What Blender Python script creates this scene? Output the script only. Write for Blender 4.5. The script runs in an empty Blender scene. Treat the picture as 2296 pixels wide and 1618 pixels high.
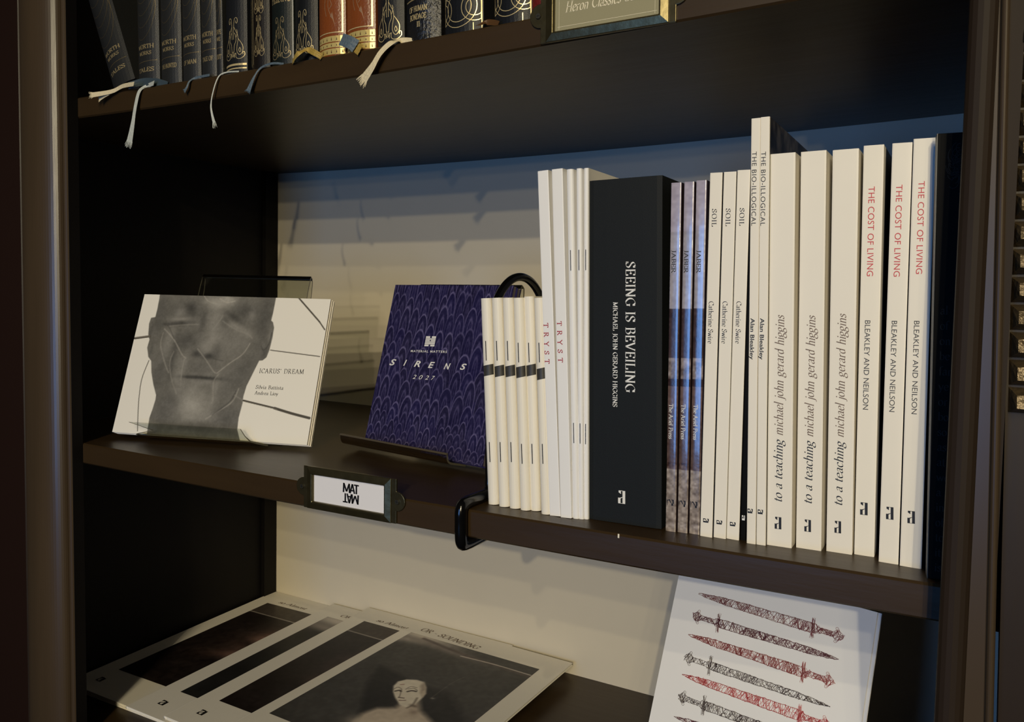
import bpy, bmesh, math, random
import numpy as np
from mathutils import Vector, Matrix
random.seed(7); np.random.seed(7)
C = bpy.context.scene.collection
SC = bpy.context.scene
# ------------------------------------------------------------------ camera
CAM = np.array([0.82241, -0.44781, 0.14101]); YAW, PITCH, ROLL = 0.51699, 0.02558, 0.01182
FPX, PY0 = 1806.09, 705.26
_cy, _sy, _cp, _sp, _cr, _sr = math.cos(YAW), math.sin(YAW), math.cos(PITCH), math.sin(PITCH), math.cos(ROLL), math.sin(ROLL)
F_ = np.array([-_sy*_cp, _cy*_cp, -_sp]); _r = np.array([_cy, _sy, 0.]); _u = np.cross(_r, F_)
R_ = _cr*_r + _sr*_u; U_ = -_sr*_r + _cr*_u
cd = bpy.data.cameras.new('camera'); cam = bpy.data.objects.new('camera', cd); C.objects.link(cam)
cd.sensor_width = 36; cd.lens = FPX/2296*36; cd.shift_y = (PY0-809)/2296; cd.clip_start = .02
M = Matrix([[R_[i], U_[i], -F_[i], CAM[i]] for i in range(3)] + [[0, 0, 0, 1]]); cam.matrix_world = M
SC.camera = cam
SC.view_settings.view_transform = 'Standard'; SC.view_settings.look = 'None'
SC.view_settings.gamma = 1; SC.view_settings.use_curve_mapping = False; SC.view_settings.exposure = 0
# ------------------------------------------------------------------ light
w = bpy.data.worlds.new('world'); SC.world = w; w.use_nodes = True
w.node_tree.nodes['Background'].inputs[0].default_value = (1.0, .86, .68, 1); w.node_tree.nodes['Background'].inputs[1].default_value = .011
def area(name, loc, target, size, sizey, power, col, shape='RECTANGLE', spread=180):
    l = bpy.data.lights.new(name, 'AREA'); l.shape = shape; l.size = size; l.size_y = sizey; l.energy = power; l.color = col
    l.spread = math.radians(spread)
    o = bpy.data.objects.new(name, l); C.objects.link(o); o.location = loc
    o.rotation_euler = (Vector(target)-Vector(loc)).to_track_quat('-Z', 'Y').to_euler(); return o
def spot(name, loc, target, power, col, rad, cone, blend=1.0):
    l = bpy.data.lights.new(name, 'SPOT'); l.energy = power; l.color = col; l.shadow_soft_size = rad
    l.spot_size = math.radians(cone); l.spot_blend = blend
    o = bpy.data.objects.new(name, l); C.objects.link(o); o.location = loc
    o.rotation_euler = (Vector(target)-Vector(loc)).to_track_quat('-Z', 'Y').to_euler(); return o
WARM = (1.0, .86, .58)
LAMPS = [(.43, .083, 3.0, .35), (.40, .117, 2.6, .30), (.30, .165, 3.0, .8), (.30, .242, 2.6, 1.5), (.38, .33, 2.8, 2.5), (.34, .42, 2.6, 1.0), (.32, .52, 2.4, 1.2), (.26, .70, 2.1, 1.3)]  # side, elevation, distance, weight
for i, (sx, el, d, wt) in enumerate(LAMPS):
    t = Vector((.60, .0, .12)); p = t + Vector((sx, -1, el))*d
    spot('ceiling_spot', p, t, 27.5*wt*(d/2.6)**2, WARM, .018*d/2.6, 42)
area('window_daylight', (.40, -1.55, .03), (.55, 0, .03), .40, .58, 4.8, (.17, .42, 1.0))
H, W, D, T, H2 = .30, .8136, .345, .0186, .2742
# ------------------------------------------------------------------ measuring helpers
def ray(px, py): return R_*(px-1148)/FPX + U_*(PY0-py)/FPX + F_
def at_y(px, py, y): d = ray(px, py); return CAM + (y-CAM[1])/d[1]*d
def at_z(px, py, z): d = ray(px, py); return CAM + (z-CAM[2])/d[2]*d
def sagm(x): return -.00239*4*x*(W-x)/W**2
def sagt(x): return -.00533*4*x*(W-x)/W**2
# ------------------------------------------------------------------ materials
def lin(c): return tuple(((v/255)/12.92 if v/255 <= .04045 else ((v/255+.055)/1.055)**2.4) for v in c)
_M = {}
def mat(name, rgb, rough=.6, metal=0, spec=.5, bump=0, scale=200, var=0, stretch=(1, 1, 1), coat=0, emit=None):
    if name in _M: return _M[name]
    m = bpy.data.materials.new(name); m.use_nodes = True; nt = m.node_tree; b = nt.nodes['Principled BSDF']
    col = lin(rgb)+(1,)
    b.inputs['Base Color'].default_value = col; b.inputs['Roughness'].default_value = rough
    b.inputs['Metallic'].default_value = metal; b.inputs['Specular IOR Level'].default_value = spec
    b.inputs['Coat Weight'].default_value = coat; b.inputs['Coat Roughness'].default_value = .12
    if bump or var:
        tc = nt.nodes.new('ShaderNodeTexCoord'); mp = nt.nodes.new('ShaderNodeMapping'); mp.inputs['Scale'].default_value = stretch
        n = nt.nodes.new('ShaderNodeTexNoise'); n.inputs['Scale'].default_value = scale; n.inputs['Detail'].default_value = 5
        nt.links.new(tc.outputs['Object'], mp.inputs[0]); nt.links.new(mp.outputs[0], n.inputs['Vector'])
        if bump:
            bp = nt.nodes.new('ShaderNodeBump'); bp.inputs['Strength'].default_value = bump; bp.inputs['Distance'].default_value = .001
            nt.links.new(n.outputs[0], bp.inputs['Height']); nt.links.new(bp.outputs[0], b.inputs['Normal'])
        if var:
            mx = nt.nodes.new('ShaderNodeMix'); mx.data_type = 'RGBA'
            mx.inputs[6].default_value = tuple(v*(1-var) for v in col[:3])+(1,); mx.inputs[7].default_value = tuple(min(1, v*(1+var)) for v in col[:3])+(1,)
            nt.links.new(n.outputs[0], mx.inputs[0]); nt.links.new(mx.outputs[2], b.inputs['Base Color'])
    _M[name] = m; return m
def attr_mat(name, rough=.5, spec=.5, bump=0):
    if name in _M: return _M[name]
    m = bpy.data.materials.new(name); m.use_nodes = True; nt = m.node_tree; b = nt.nodes['Principled BSDF']
    a = nt.nodes.new('ShaderNodeVertexColor'); a.layer_name = 'Col'; nt.links.new(a.outputs[0], b.inputs['Base Color'])
    b.inputs['Roughness'].default_value = rough; b.inputs['Specular IOR Level'].default_value = spec
    if bump:
        tc = nt.nodes.new('ShaderNodeTexCoord'); n = nt.nodes.new('ShaderNodeTexNoise'); n.inputs['Scale'].default_value = 500
        bp = nt.nodes.new('ShaderNodeBump'); bp.inputs['Strength'].default_value = bump; bp.inputs['Distance'].default_value = .0005
        nt.links.new(tc.outputs['Object'], n.inputs['Vector']); nt.links.new(n.outputs[0], bp.inputs['Height']); nt.links.new(bp.outputs[0], b.inputs['Normal'])
    _M[name] = m; return m
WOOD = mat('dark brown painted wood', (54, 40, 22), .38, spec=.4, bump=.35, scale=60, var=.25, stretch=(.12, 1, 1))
WOODV = mat('dark brown painted upright', (42, 32, 23), .42, spec=.35, bump=.35, scale=60, var=.25, stretch=(1, 1, .12))
WOODD = mat('near black wood', (13, 10, 8), .6, spec=.2, bump=.2, scale=50, var=.2, stretch=(1, 1, .15))
WOODU = mat('shelf wood', (58, 50, 46), .30, bump=.3, scale=55, var=.2, stretch=(.12, 1, 1))
WALL = mat('cream painted back board', (222, 212, 190), .42, bump=.1, scale=20, var=.03)
PAPER = mat('cream cover stock', (243, 237, 224), .5, var=.02, scale=40)
PAPERW = mat('white cover stock', (244, 243, 242), .45, var=.015, scale=40)
PAPERC = mat('ivory cover stock', (242, 236, 222), .5, var=.02, scale=40)
PAGES = mat('page edges', (225, 216, 195), .85, bump=.6, scale=900, var=.06, stretch=(6, .05, .05))
INK = mat('black ink', (22, 20, 20), .5); INKB = mat('brown lettering', (118, 98, 80), .5); INKG = mat('grey ink', (60, 58, 56), .5)
RED = mat('red ink', (205, 62, 68), .5); REDD = mat('dark red ink', (170, 50, 60), .5)
WHITE = mat('white foil print', (238, 236, 230), .35)
STEEL = mat('steel staple', (90, 88, 86), .3, 1)
BLACKC = mat('black cloth box', (24, 27, 28), .6, spec=.2, bump=.12, scale=1800, var=.05)
BLACKG = mat('black cover', (9, 9, 9), .6, spec=.1, bump=.05, scale=600)
GOLD = mat('gilt tooling', (236, 214, 160), .3, .5); GOLDD = mat('dull gilt tooling', (170, 152, 112), .38, .4)
RUBBER = mat('black coated rod', (9, 9, 10), .16, spec=.6)
BRASS = mat('antique brass', (96, 88, 62), .34, .85, bump=.25, scale=120, var=.35)
def glass():
    m = bpy.data.materials.new('clear acrylic'); m.use_nodes = True; nt = m.node_tree; nt.nodes.clear()
    out = nt.nodes.new('ShaderNodeOutputMaterial'); mx = nt.nodes.new('ShaderNodeMixShader'); tr = nt.nodes.new('ShaderNodeBsdfTransparent'); gl = nt.nodes.new('ShaderNodeBsdfGlossy'); fr = nt.nodes.new('ShaderNodeFresnel')
    tr.inputs[0].default_value = (.87, .88, .85, 1); gl.inputs['Roughness'].default_value = .04; fr.inputs[0].default_value = 1.38
    nt.links.new(fr.outputs[0], mx.inputs[0]); nt.links.new(tr.outputs[0], mx.inputs[1]); nt.links.new(gl.outputs[0], mx.inputs[2]); nt.links.new(mx.outputs[0], out.inputs[0]); return m
GLASS = glass(); EDGE = mat('acrylic edge', (88, 84, 70), .25, spec=.8)
# ------------------------------------------------------------------ mesh helpers
def meshobj(name, vs, fs, mats, parent=None, mi=None, smooth=False):
    me = bpy.data.meshes.new(name); me.from_pydata([tuple(map(float, v)) for v in vs], [], fs)
    for m in (mats if isinstance(mats, (list, tuple)) else [mats]): me.materials.append(m)
    if mi: me.polygons.foreach_set('material_index', mi)
    if smooth: me.polygons.foreach_set('use_smooth', [True]*len(fs))
    me.update(); o = bpy.data.objects.new(name, me); C.objects.link(o)
    if parent is not None: o.parent = parent
    return o
class MB:
    def __init__(s): s.v = []; s.f = []; s.m = []
    def add(s, vs, fs, m=0):
        n = len(s.v); s.v += [tuple(v) for v in vs]; s.f += [tuple(n+i for i in f) for f in fs]; s.m += [m]*len(fs); return s
    def box(s, x0, x1, y0, y1, z0, z1, m=0):
        return s.add([(x, y, z) for z in (z0, z1) for y in (y0, y1) for x in (x0, x1)],
            [(0, 2, 3, 1), (4, 5, 7, 6), (0, 1, 5, 4), (2, 6, 7, 3), (0, 4, 6, 2), (1, 3, 7, 5)], m)
    def prism(s, prof, z0, z1, shear=0, m=0, cap=True, inc=None):   # prof: closed list of (x, y), extruded in z
        n = len(prof); vs = [(x+shear*z0, y, z0) for x, y in prof]+[(x+shear*z1, y, z1) for x, y in prof]
        fs = [(i, (i+1) % n, n+(i+1) % n, n+i) for i in range(n)]
        if cap: fs += [tuple(range(n))[::-1], tuple(range(n, 2*n))]
        return s.add(vs, fs, m)
    def tube(s, pts, r, n=10, m=0):
        pts = [Vector(p) for p in pts]; vs = []; fs = []; prev = None
        for i, p in enumerate(pts):
            d = (pts[min(i+1, len(pts)-1)]-pts[max(i-1, 0)]).normalized()
            if prev is None: a = d.orthogonal().normalized()
            else: a = (prev-d*prev.dot(d)).normalized()
            prev = a; b = d.cross(a); rr = r[i] if isinstance(r, (list, tuple)) else r
            vs += [p+(a*math.cos(2*math.pi*k/n)+b*math.sin(2*math.pi*k/n))*rr for k in range(n)]
        for i in range(len(pts)-1):
            for k in range(n): fs.append((i*n+k, i*n+(k+1) % n, (i+1)*n+(k+1) % n, (i+1)*n+k))
        fs += [tuple(range(n))[::-1], tuple(range((len(pts)-1)*n, len(pts)*n))]
        return s.add(vs, fs, m)
    def build(s, name, mats, parent=None, smooth=False, bevel=0, auto=False):
        o = meshobj(name, s.v, s.f, mats, parent, s.m, smooth)
        if bevel:
            bm = bmesh.new(); bm.from_mesh(o.data)
            es = [e for e in bm.edges if len(e.link_faces) == 2 and e.calc_face_angle() > .6]
            bmesh.ops.bevel(bm, geom=es, offset=bevel, segments=2, profile=.5, affect='EDGES', clamp_overlap=True)
            bm.to_mesh(o.data); bm.free()
        return o
def smooth_path(pts, n=6):
    P = [np.array(p, float) for p in pts]; out = []
    for i in range(len(P)-1):
        p0, p1, p2, p3 = P[max(i-1, 0)], P[i], P[i+1], P[min(i+2, len(P)-1)]
        for k in range(n):
            t = k/n; out.append(.5*((2*p1)+(-p0+p2)*t+(2*p0-5*p1+4*p2-p3)*t*t+(-p0+3*p1-3*p2+p3)*t**3))
    out.append(P[-1]); return out
def thing(name, label, cat, loc=(0, 0, 0), rot=(0, 0, 0), group=None):
    o = bpy.data.objects.new(name, None); C.objects.link(o); o.empty_display_size = .01
    o.location = loc; o.rotation_euler = rot; o['label'] = label; o['category'] = cat
    if group: o['group'] = group
    return o
# ------------------------------------------------------------------ lettering
def stroke2d(pts, thin, thick, phi=.45, even=False):
    """a pen stroke as a flat strip: list of (left, right) points; vertical runs thick, level runs thin"""
    P = [np.array(p, float) for p in pts]; L = []
    for i, p in enumerate(P):
        d = P[min(i+1, len(P)-1)]-P[max(i-1, 0)]; d = d/(np.linalg.norm(d)+1e-9)
        if even: ww = thick
        else:
            a = abs(math.sin(math.atan2(d[1], d[0])-phi)); ww = thin+(thick-thin)*max(0, (a-.35)/.65)
        nrm = np.array([-d[1], d[0]])*ww/2; L.append((p+nrm, p-nrm))
    return L
G = {}   # serif skeletons: advance, list of (smooth?, points)
def g(ch, adv, *st): G[ch] = (adv, st)
def S_(*p): return (1, p)
def L_(*p): return (0, p)
def srf(x, y, w=.13): return (0, ((x-w, y), (x+w, y)))
g('A', .8, L_((.08, 0), (.38, 1)), L_((.36, 1), (.7, 0)), L_((.2, .36), (.57, .36)), srf(.08, 0, .1), srf(.7, 0, .12))
g('B', .66, L_((.16, 0), (.16, 1)), S_((.16, 1), (.42, .99), (.53, .78), (.42, .56), (.16, .53)), S_((.16, .53), (.45, .51), (.6, .28), (.46, .02), (.16, 0)), srf(.1, 0, .06), srf(.1, 1, .06))
g('C', .74, S_((.66, .78), (.52, .98), (.32, .96), (.1, .7), (.1, .32), (.32, .03), (.54, .03), (.68, .22)), L_((.66, .72), (.66, 1)))
g('D', .8, L_((.16, 0), (.16, 1)), S_((.16, 1), (.5, .97), (.72, .7), (.72, .3), (.5, .03), (.16, 0)), srf(.1, 0, .06), srf(.1, 1, .06))
g('E', .66, L_((.16, 0), (.16, 1)), L_((.08, 1), (.56, 1)), L_((.08, 0), (.58, 0)), L_((.16, .52), (.44, .52)), L_((.56, 1), (.56, .78)), L_((.58, 0), (.58, .25)), L_((.44, .62), (.44, .42)))
g('G', .8, S_((.66, .8), (.52, .98), (.32, .96), (.1, .7), (.1, .32), (.32, .03), (.5, .02), (.66, .14)), L_((.66, .42), (.66, .08)), L_((.66, .74), (.66, 1)), srf(.66, .43, .12))
g('H', .84, L_((.16, 0), (.16, 1)), L_((.68, 0), (.68, 1)), L_((.16, .52), (.68, .52)), *[srf(a, b, .11) for a in (.16, .68) for b in (0, 1)])
g('I', .34, L_((.17, 0), (.17, 1)), srf(.17, 0, .12), srf(.17, 1, .12))
g('J', .42, S_((.25, 1), (.25, .3), (.22, .02), (.02, -.16)), srf(.25, 1, .12))
g('K', .76, L_((.16, 0), (.16, 1)), L_((.18, .42), (.62, 1)), L_((.32, .58), (.68, 0)), srf(.16, 0, .12), srf(.16, 1, .12), srf(.68, 0, .08), srf(.6, 1, .08))
g('F', .62, L_((.16, 0), (.16, 1)), L_((.08, 1), (.56, 1)), L_((.16, .52), (.44, .52)), L_((.56, 1), (.56, .78)), srf(.16, 0, .12), L_((.44, .62), (.44, .42)))
g('L', .62, L_((.16, 0), (.16, 1)), L_((.06, 0), (.54, 0)), L_((.54, 0), (.54, .28)), srf(.16, 1, .12))
g('M', .98, L_((.14, 0), (.16, 1)), L_((.14, 1), (.47, .05)), L_((.47, .05), (.8, 1)), L_((.82, 0), (.82, 1)), srf(.13, 0, .09), srf(.82, 0, .11), srf(.1, 1, .07), srf(.86, 1, .08))
g('N', .84, L_((.16, 0), (.16, 1)), L_((.14, 1), (.68, 0)), L_((.68, 0), (.68, 1)), srf(.16, 0, .1), srf(.68, 1, .1), srf(.1, 1, .06))
g('O', .84, S_((.42, 1), (.2, .93), (.08, .5), (.2, .07), (.42, 0), (.64, .07), (.76, .5), (.64, .93), (.42, 1)))
g('P', .64, L_((.16, 0), (.16, 1)), S_((.16, 1), (.44, .99), (.56, .74), (.44, .48), (.16, .46)), srf(.16, 0, .12), srf(.1, 1, .06))
g('R', .76, L_((.16, 0), (.16, 1)), S_((.16, 1), (.44, .99), (.55, .75), (.44, .53), (.16, .5)), L_((.34, .5), (.66, .02)), srf(.16, 0, .12), srf(.1, 1, .06), srf(.68, 0, .07))
g('S', .6, S_((.48, .82), (.36, .98), (.2, .96), (.1, .8), (.16, .62), (.34, .48), (.5, .32), (.44, .08), (.28, .01), (.12, .06), (.08, .2)), L_((.49, .76), (.49, 1)), L_((.07, .26), (.07, 0)))
g('T', .7, L_((.35, 0), (.35, 1)), L_((.05, 1), (.65, 1)), L_((.05, 1), (.05, .78)), L_((.65, 1), (.65, .78)), srf(.35, 0, .14))
g('U', .8, S_((.16, 1), (.16, .3), (.28, .03), (.44, 0), (.6, .06), (.66, .3), (.66, 1)), srf(.16, 1, .12), srf(.66, 1, .1))
g('V', .76, L_((.06, 1), (.38, 0)), L_((.38, 0), (.68, 1)), srf(.06, 1, .1), srf(.68, 1, .09))
g('Y', .74, L_((.06, 1), (.37, .45)), L_((.37, .45), (.66, 1)), L_((.37, .48), (.37, 0)), srf(.06, 1, .1), srf(.66, 1, .1), srf(.37, 0, .13))
g('W', 1.05, L_((.06, 1), (.3, 0)), L_((.3, 0), (.52, .95)), L_((.5, 1), (.74, 0)), L_((.74, 0), (.98, 1)), srf(.06, 1, .09), srf(.98, 1, .08))
g('a', .52, S_((.1, .48), (.22, .62), (.36, .58), (.38, .42), (.38, .1), (.5, .02)), S_((.38, .38), (.16, .3), (.07, .15), (.16, 0), (.3, .04), (.38, .16)))
g('b', .56, L_((.14, 1.02), (.14, .02)), S_((.14, .46), (.3, .62), (.46, .5), (.48, .24), (.36, .02), (.14, .06)))
g('c', .48, S_((.42, .5), (.3, .62), (.14, .55), (.08, .28), (.18, .03), (.32, .0), (.43, .12)))
g('d', .56, L_((.42, 1.02), (.42, .02)), S_((.42, .5), (.28, .62), (.12, .52), (.07, .26), (.18, .01), (.32, .03), (.42, .16)))
g('e', .5, S_((.1, .34), (.42, .38), (.4, .56), (.26, .62), (.12, .52), (.08, .26), (.2, .01), (.34, .02), (.44, .14)))
g('f', .34, S_((.14, 0), (.14, .7), (.2, .95), (.32, 1.03), (.38, .96)), L_((.03, .6), (.3, .6)), srf(.14, 0, .09))
g('g', .54, S_((.26, .62), (.12, .56), (.08, .42), (.14, .26), (.26, .22), (.38, .3), (.42, .44), (.36, .57), (.26, .62)), S_((.16, .25), (.1, .1), (.3, .04), (.46, -.08), (.42, -.26), (.22, -.32), (.06, -.24), (.08, -.08), (.2, .02)), L_((.38, .56), (.5, .6)))
g('h', .58, L_((.14, 1.02), (.14, 0)), S_((.14, .44), (.28, .62), (.42, .54), (.44, .36), (.44, 0)), srf(.14, 0, .09), srf(.44, 0, .09))
g('i', .28, L_((.14, .6), (.14, 0)), L_((.14, .93), (.14, .8)), srf(.14, 0, .09), srf(.1, .6, .05))
g('j', .28, S_((.16, .6), (.16, -.1), (.1, -.3), (-.04, -.3)), L_((.16, .93), (.16, .8)))
g('l', .28, L_((.14, 1.02), (.14, 0)), srf(.14, 0, .09), srf(.1, 1.01, .05))
g('m', .88, L_((.14, .6), (.14, 0)), S_((.14, .44), (.28, .62), (.4, .54), (.42, .36), (.42, 0)), S_((.42, .44), (.56, .62), (.68, .54), (.7, .36), (.7, 0)), *[srf(a, 0, .08) for a in (.14, .42, .7)])
g('n', .58, L_((.14, .6), (.14, 0)), S_((.14, .44), (.28, .62), (.42, .54), (.44, .36), (.44, 0)), srf(.14, 0, .09), srf(.44, 0, .09), srf(.1, .6, .05))
g('o', .54, S_((.27, .62), (.12, .54), (.07, .3), (.14, .06), (.27, 0), (.4, .07), (.47, .3), (.4, .55), (.27, .62)))
g('r', .42, L_((.14, .6), (.14, 0)), S_((.14, .4), (.26, .6), (.38, .58)), srf(.14, 0, .1))
g('s', .42, S_((.34, .5), (.24, .62), (.1, .56), (.1, .42), (.26, .32), (.35, .2), (.28, .02), (.14, .0), (.06, .12)))
g('t', .36, S_((.16, .82), (.16, .12), (.24, .0), (.35, .08)), L_((.03, .6), (.32, .6)))
g('v', .52, L_((.06, .6), (.26, 0)), L_((.26, 0), (.46, .6)), srf(.07, .6, .07), srf(.45, .6, .07))
g('w', .76, L_((.06, .6), (.23, 0)), L_((.23, 0), (.39, .58)), L_((.37, .6), (.55, 0)), L_((.55, 0), (.7, .6)), srf(.07, .6, .07), srf(.69, .6, .06))
g('y', .52, L_((.06, .6), (.27, .03)), S_((.46, .6), (.27, .03), (.16, -.26), (.04, -.28)), srf(.07, .6, .07), srf(.45, .6, .07))
g("'", .2, L_((.1, 1), (.08, .76))); g('-', .4, L_((.05, .42), (.35, .42))); g('.', .24, L_((.1, .1), (.1, 0)))
g('2', .58, S_((.1, .7), (.2, .95), (.38, .95), (.46, .75), (.34, .45), (.08, .02)), L_((.08, .03), (.5, .03)))
g('5', .56, L_((.16, .96), (.46, .96)), L_((.17, .96), (.14, .56)), S_((.14, .56), (.34, .6), (.47, .36), (.36, .04), (.16, .0), (.07, .1)))
g('0', .6, S_((.3, 1), (.14, .9), (.08, .5), (.14, .1), (.3, 0), (.46, .1), (.52, .5), (.46, .9), (.3, 1)))
g('\u00a3', .66, S_((.5, .8), (.4, .98), (.24, .88), (.22, .6), (.22, .25), (.08, .02)), L_((.06, .03), (.56, .05)), L_((.1, .48), (.4, .48)))
def serif(txt, thin=.045, thick=.13, track=0, shear=0):
    """quads of a text in em units: u to the right, v up, cap height 1"""
    x = 0; Q = []
    for ch in txt:
        if ch == ' ': x += .38+track; continue
        adv, st = G[ch]
        for sm, pts in st:
            p = smooth_path(pts, 4) if sm else pts
            L = stroke2d(p, thin, thick)
            for i in range(len(L)-1):
                Q.append([(x+a[0]+shear*a[1], a[1]) for a in (L[i][0], L[i][1], L[i+1][1], L[i+1][0])])
        x += adv+track
    return Q, x-track
_FC = {}
def sans(txt, bold=0, shear=0, track=1.0):
    k = (txt, bold, shear, track)
    if k in _FC: return _FC[k]
    cu = bpy.data.curves.new('t', 'FONT'); cu.body = txt; cu.size = 1.37; cu.offset = bold; cu.shear = shear; cu.space_character = track; cu.resolution_u = 4
    o = bpy.data.objects.new('t', cu); C.objects.link(o); dg = bpy.context.evaluated_depsgraph_get(); dg.update()
    me = bpy.data.meshes.new_from_object(o.evaluated_get(dg)); vs = [(v.co.x, v.co.y) for v in me.vertices]
    Q = [[vs[i] for i in p.vertices] for p in me.polygons]
    bpy.data.objects.remove(o); bpy.data.curves.remove(cu); bpy.data.meshes.remove(me)
    x0 = min(v[0] for v in vs); x1 = max(v[0] for v in vs)
    Q = [[(a-x0, b) for a, b in q] for q in Q]; _FC[k] = (Q, x1-x0); return _FC[k]
LOGO = [[(0, 0), (.34, 0), (.34, .36), (0, .36)], [(.44, 0), (1.15, 0), (1.15, 1), (.82, 1), (.82, .36), (.44, .36)]]
def logo_wide():   # stencil letter a: u runs down the spine, v to its right
    return [[(0, .62), (1, .62), (1, 1), (0, 1)], [(0, .07), (.15, .07), (.2, .22), (.27, .4), (0, .4)], [(.56, 0), (1, 0), (1, .34), (.62, .34), (.58, .2)],
            [(.57, .16), (.62, .34), (.52, .63), (.485, .63), (.55, .3)], [(0, .4), (.03, .4), (.03, .63), (0, .63)], [(.97, .33), (1, .33), (1, .63), (.97, .63)]], 1.0
def logo_thin():
    R = lambda a, b, c, d: [(a, b), (c, b), (c, d), (a, d)]
    return [R(.0, .8, .62, 1), R(.62, 0, 1, .92), [(.0, .8), (.0, .62), (.22, .8)], [(.0, .0), (.34, .0), (.34, .12), (.22, .2), (.22, .36), (.62, .56), (.62, .68), (.0, .42)], R(.34, 0, .7, .1)], 1.0
def put(name, Q, mp, m, parent):
    vs = []; fs = []
    for q in Q:
        n = len(vs); vs += [mp(*p) for p in q]; fs.append(tuple(range(n, n+len(q))))
    return meshobj(name, vs, fs, m, parent)
# ------------------------------------------------------------------ flat planes and print canvases
class Plane:
    def __init__(s, O, a, b):
        s.O = np.array(O, float); s.a = np.array(a, float); s.b = np.array(b, float); s.n = np.cross(s.a, s.b)
    def uv(s, px, py):
        d = ray(px, py); t = ((s.O-CAM)@s.n)/(d@s.n); p = CAM+t*d-s.O; return (p@s.a, p@s.b)
def easel_plane(x, y, z, yaw, lean, roll):
    a = np.array([math.cos(yaw), math.sin(yaw), 0]); nh = np.array([-math.sin(yaw), math.cos(yaw), 0])
    b = nh*math.sin(lean)+np.array([0, 0, 1])*math.cos(lean)
    return Plane((x, y, z), a*math.cos(roll)+b*math.sin(roll), -a*math.sin(roll)+b*math.cos(roll))
def frame_of(pl):   # object matrix: local x = a, local z = b, local y = into the book
    n = -pl.n
    return Matrix([[pl.a[i], n[i], pl.b[i], pl.O[i]] for i in range(3)]+[[0, 0, 0, 1]])
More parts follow.
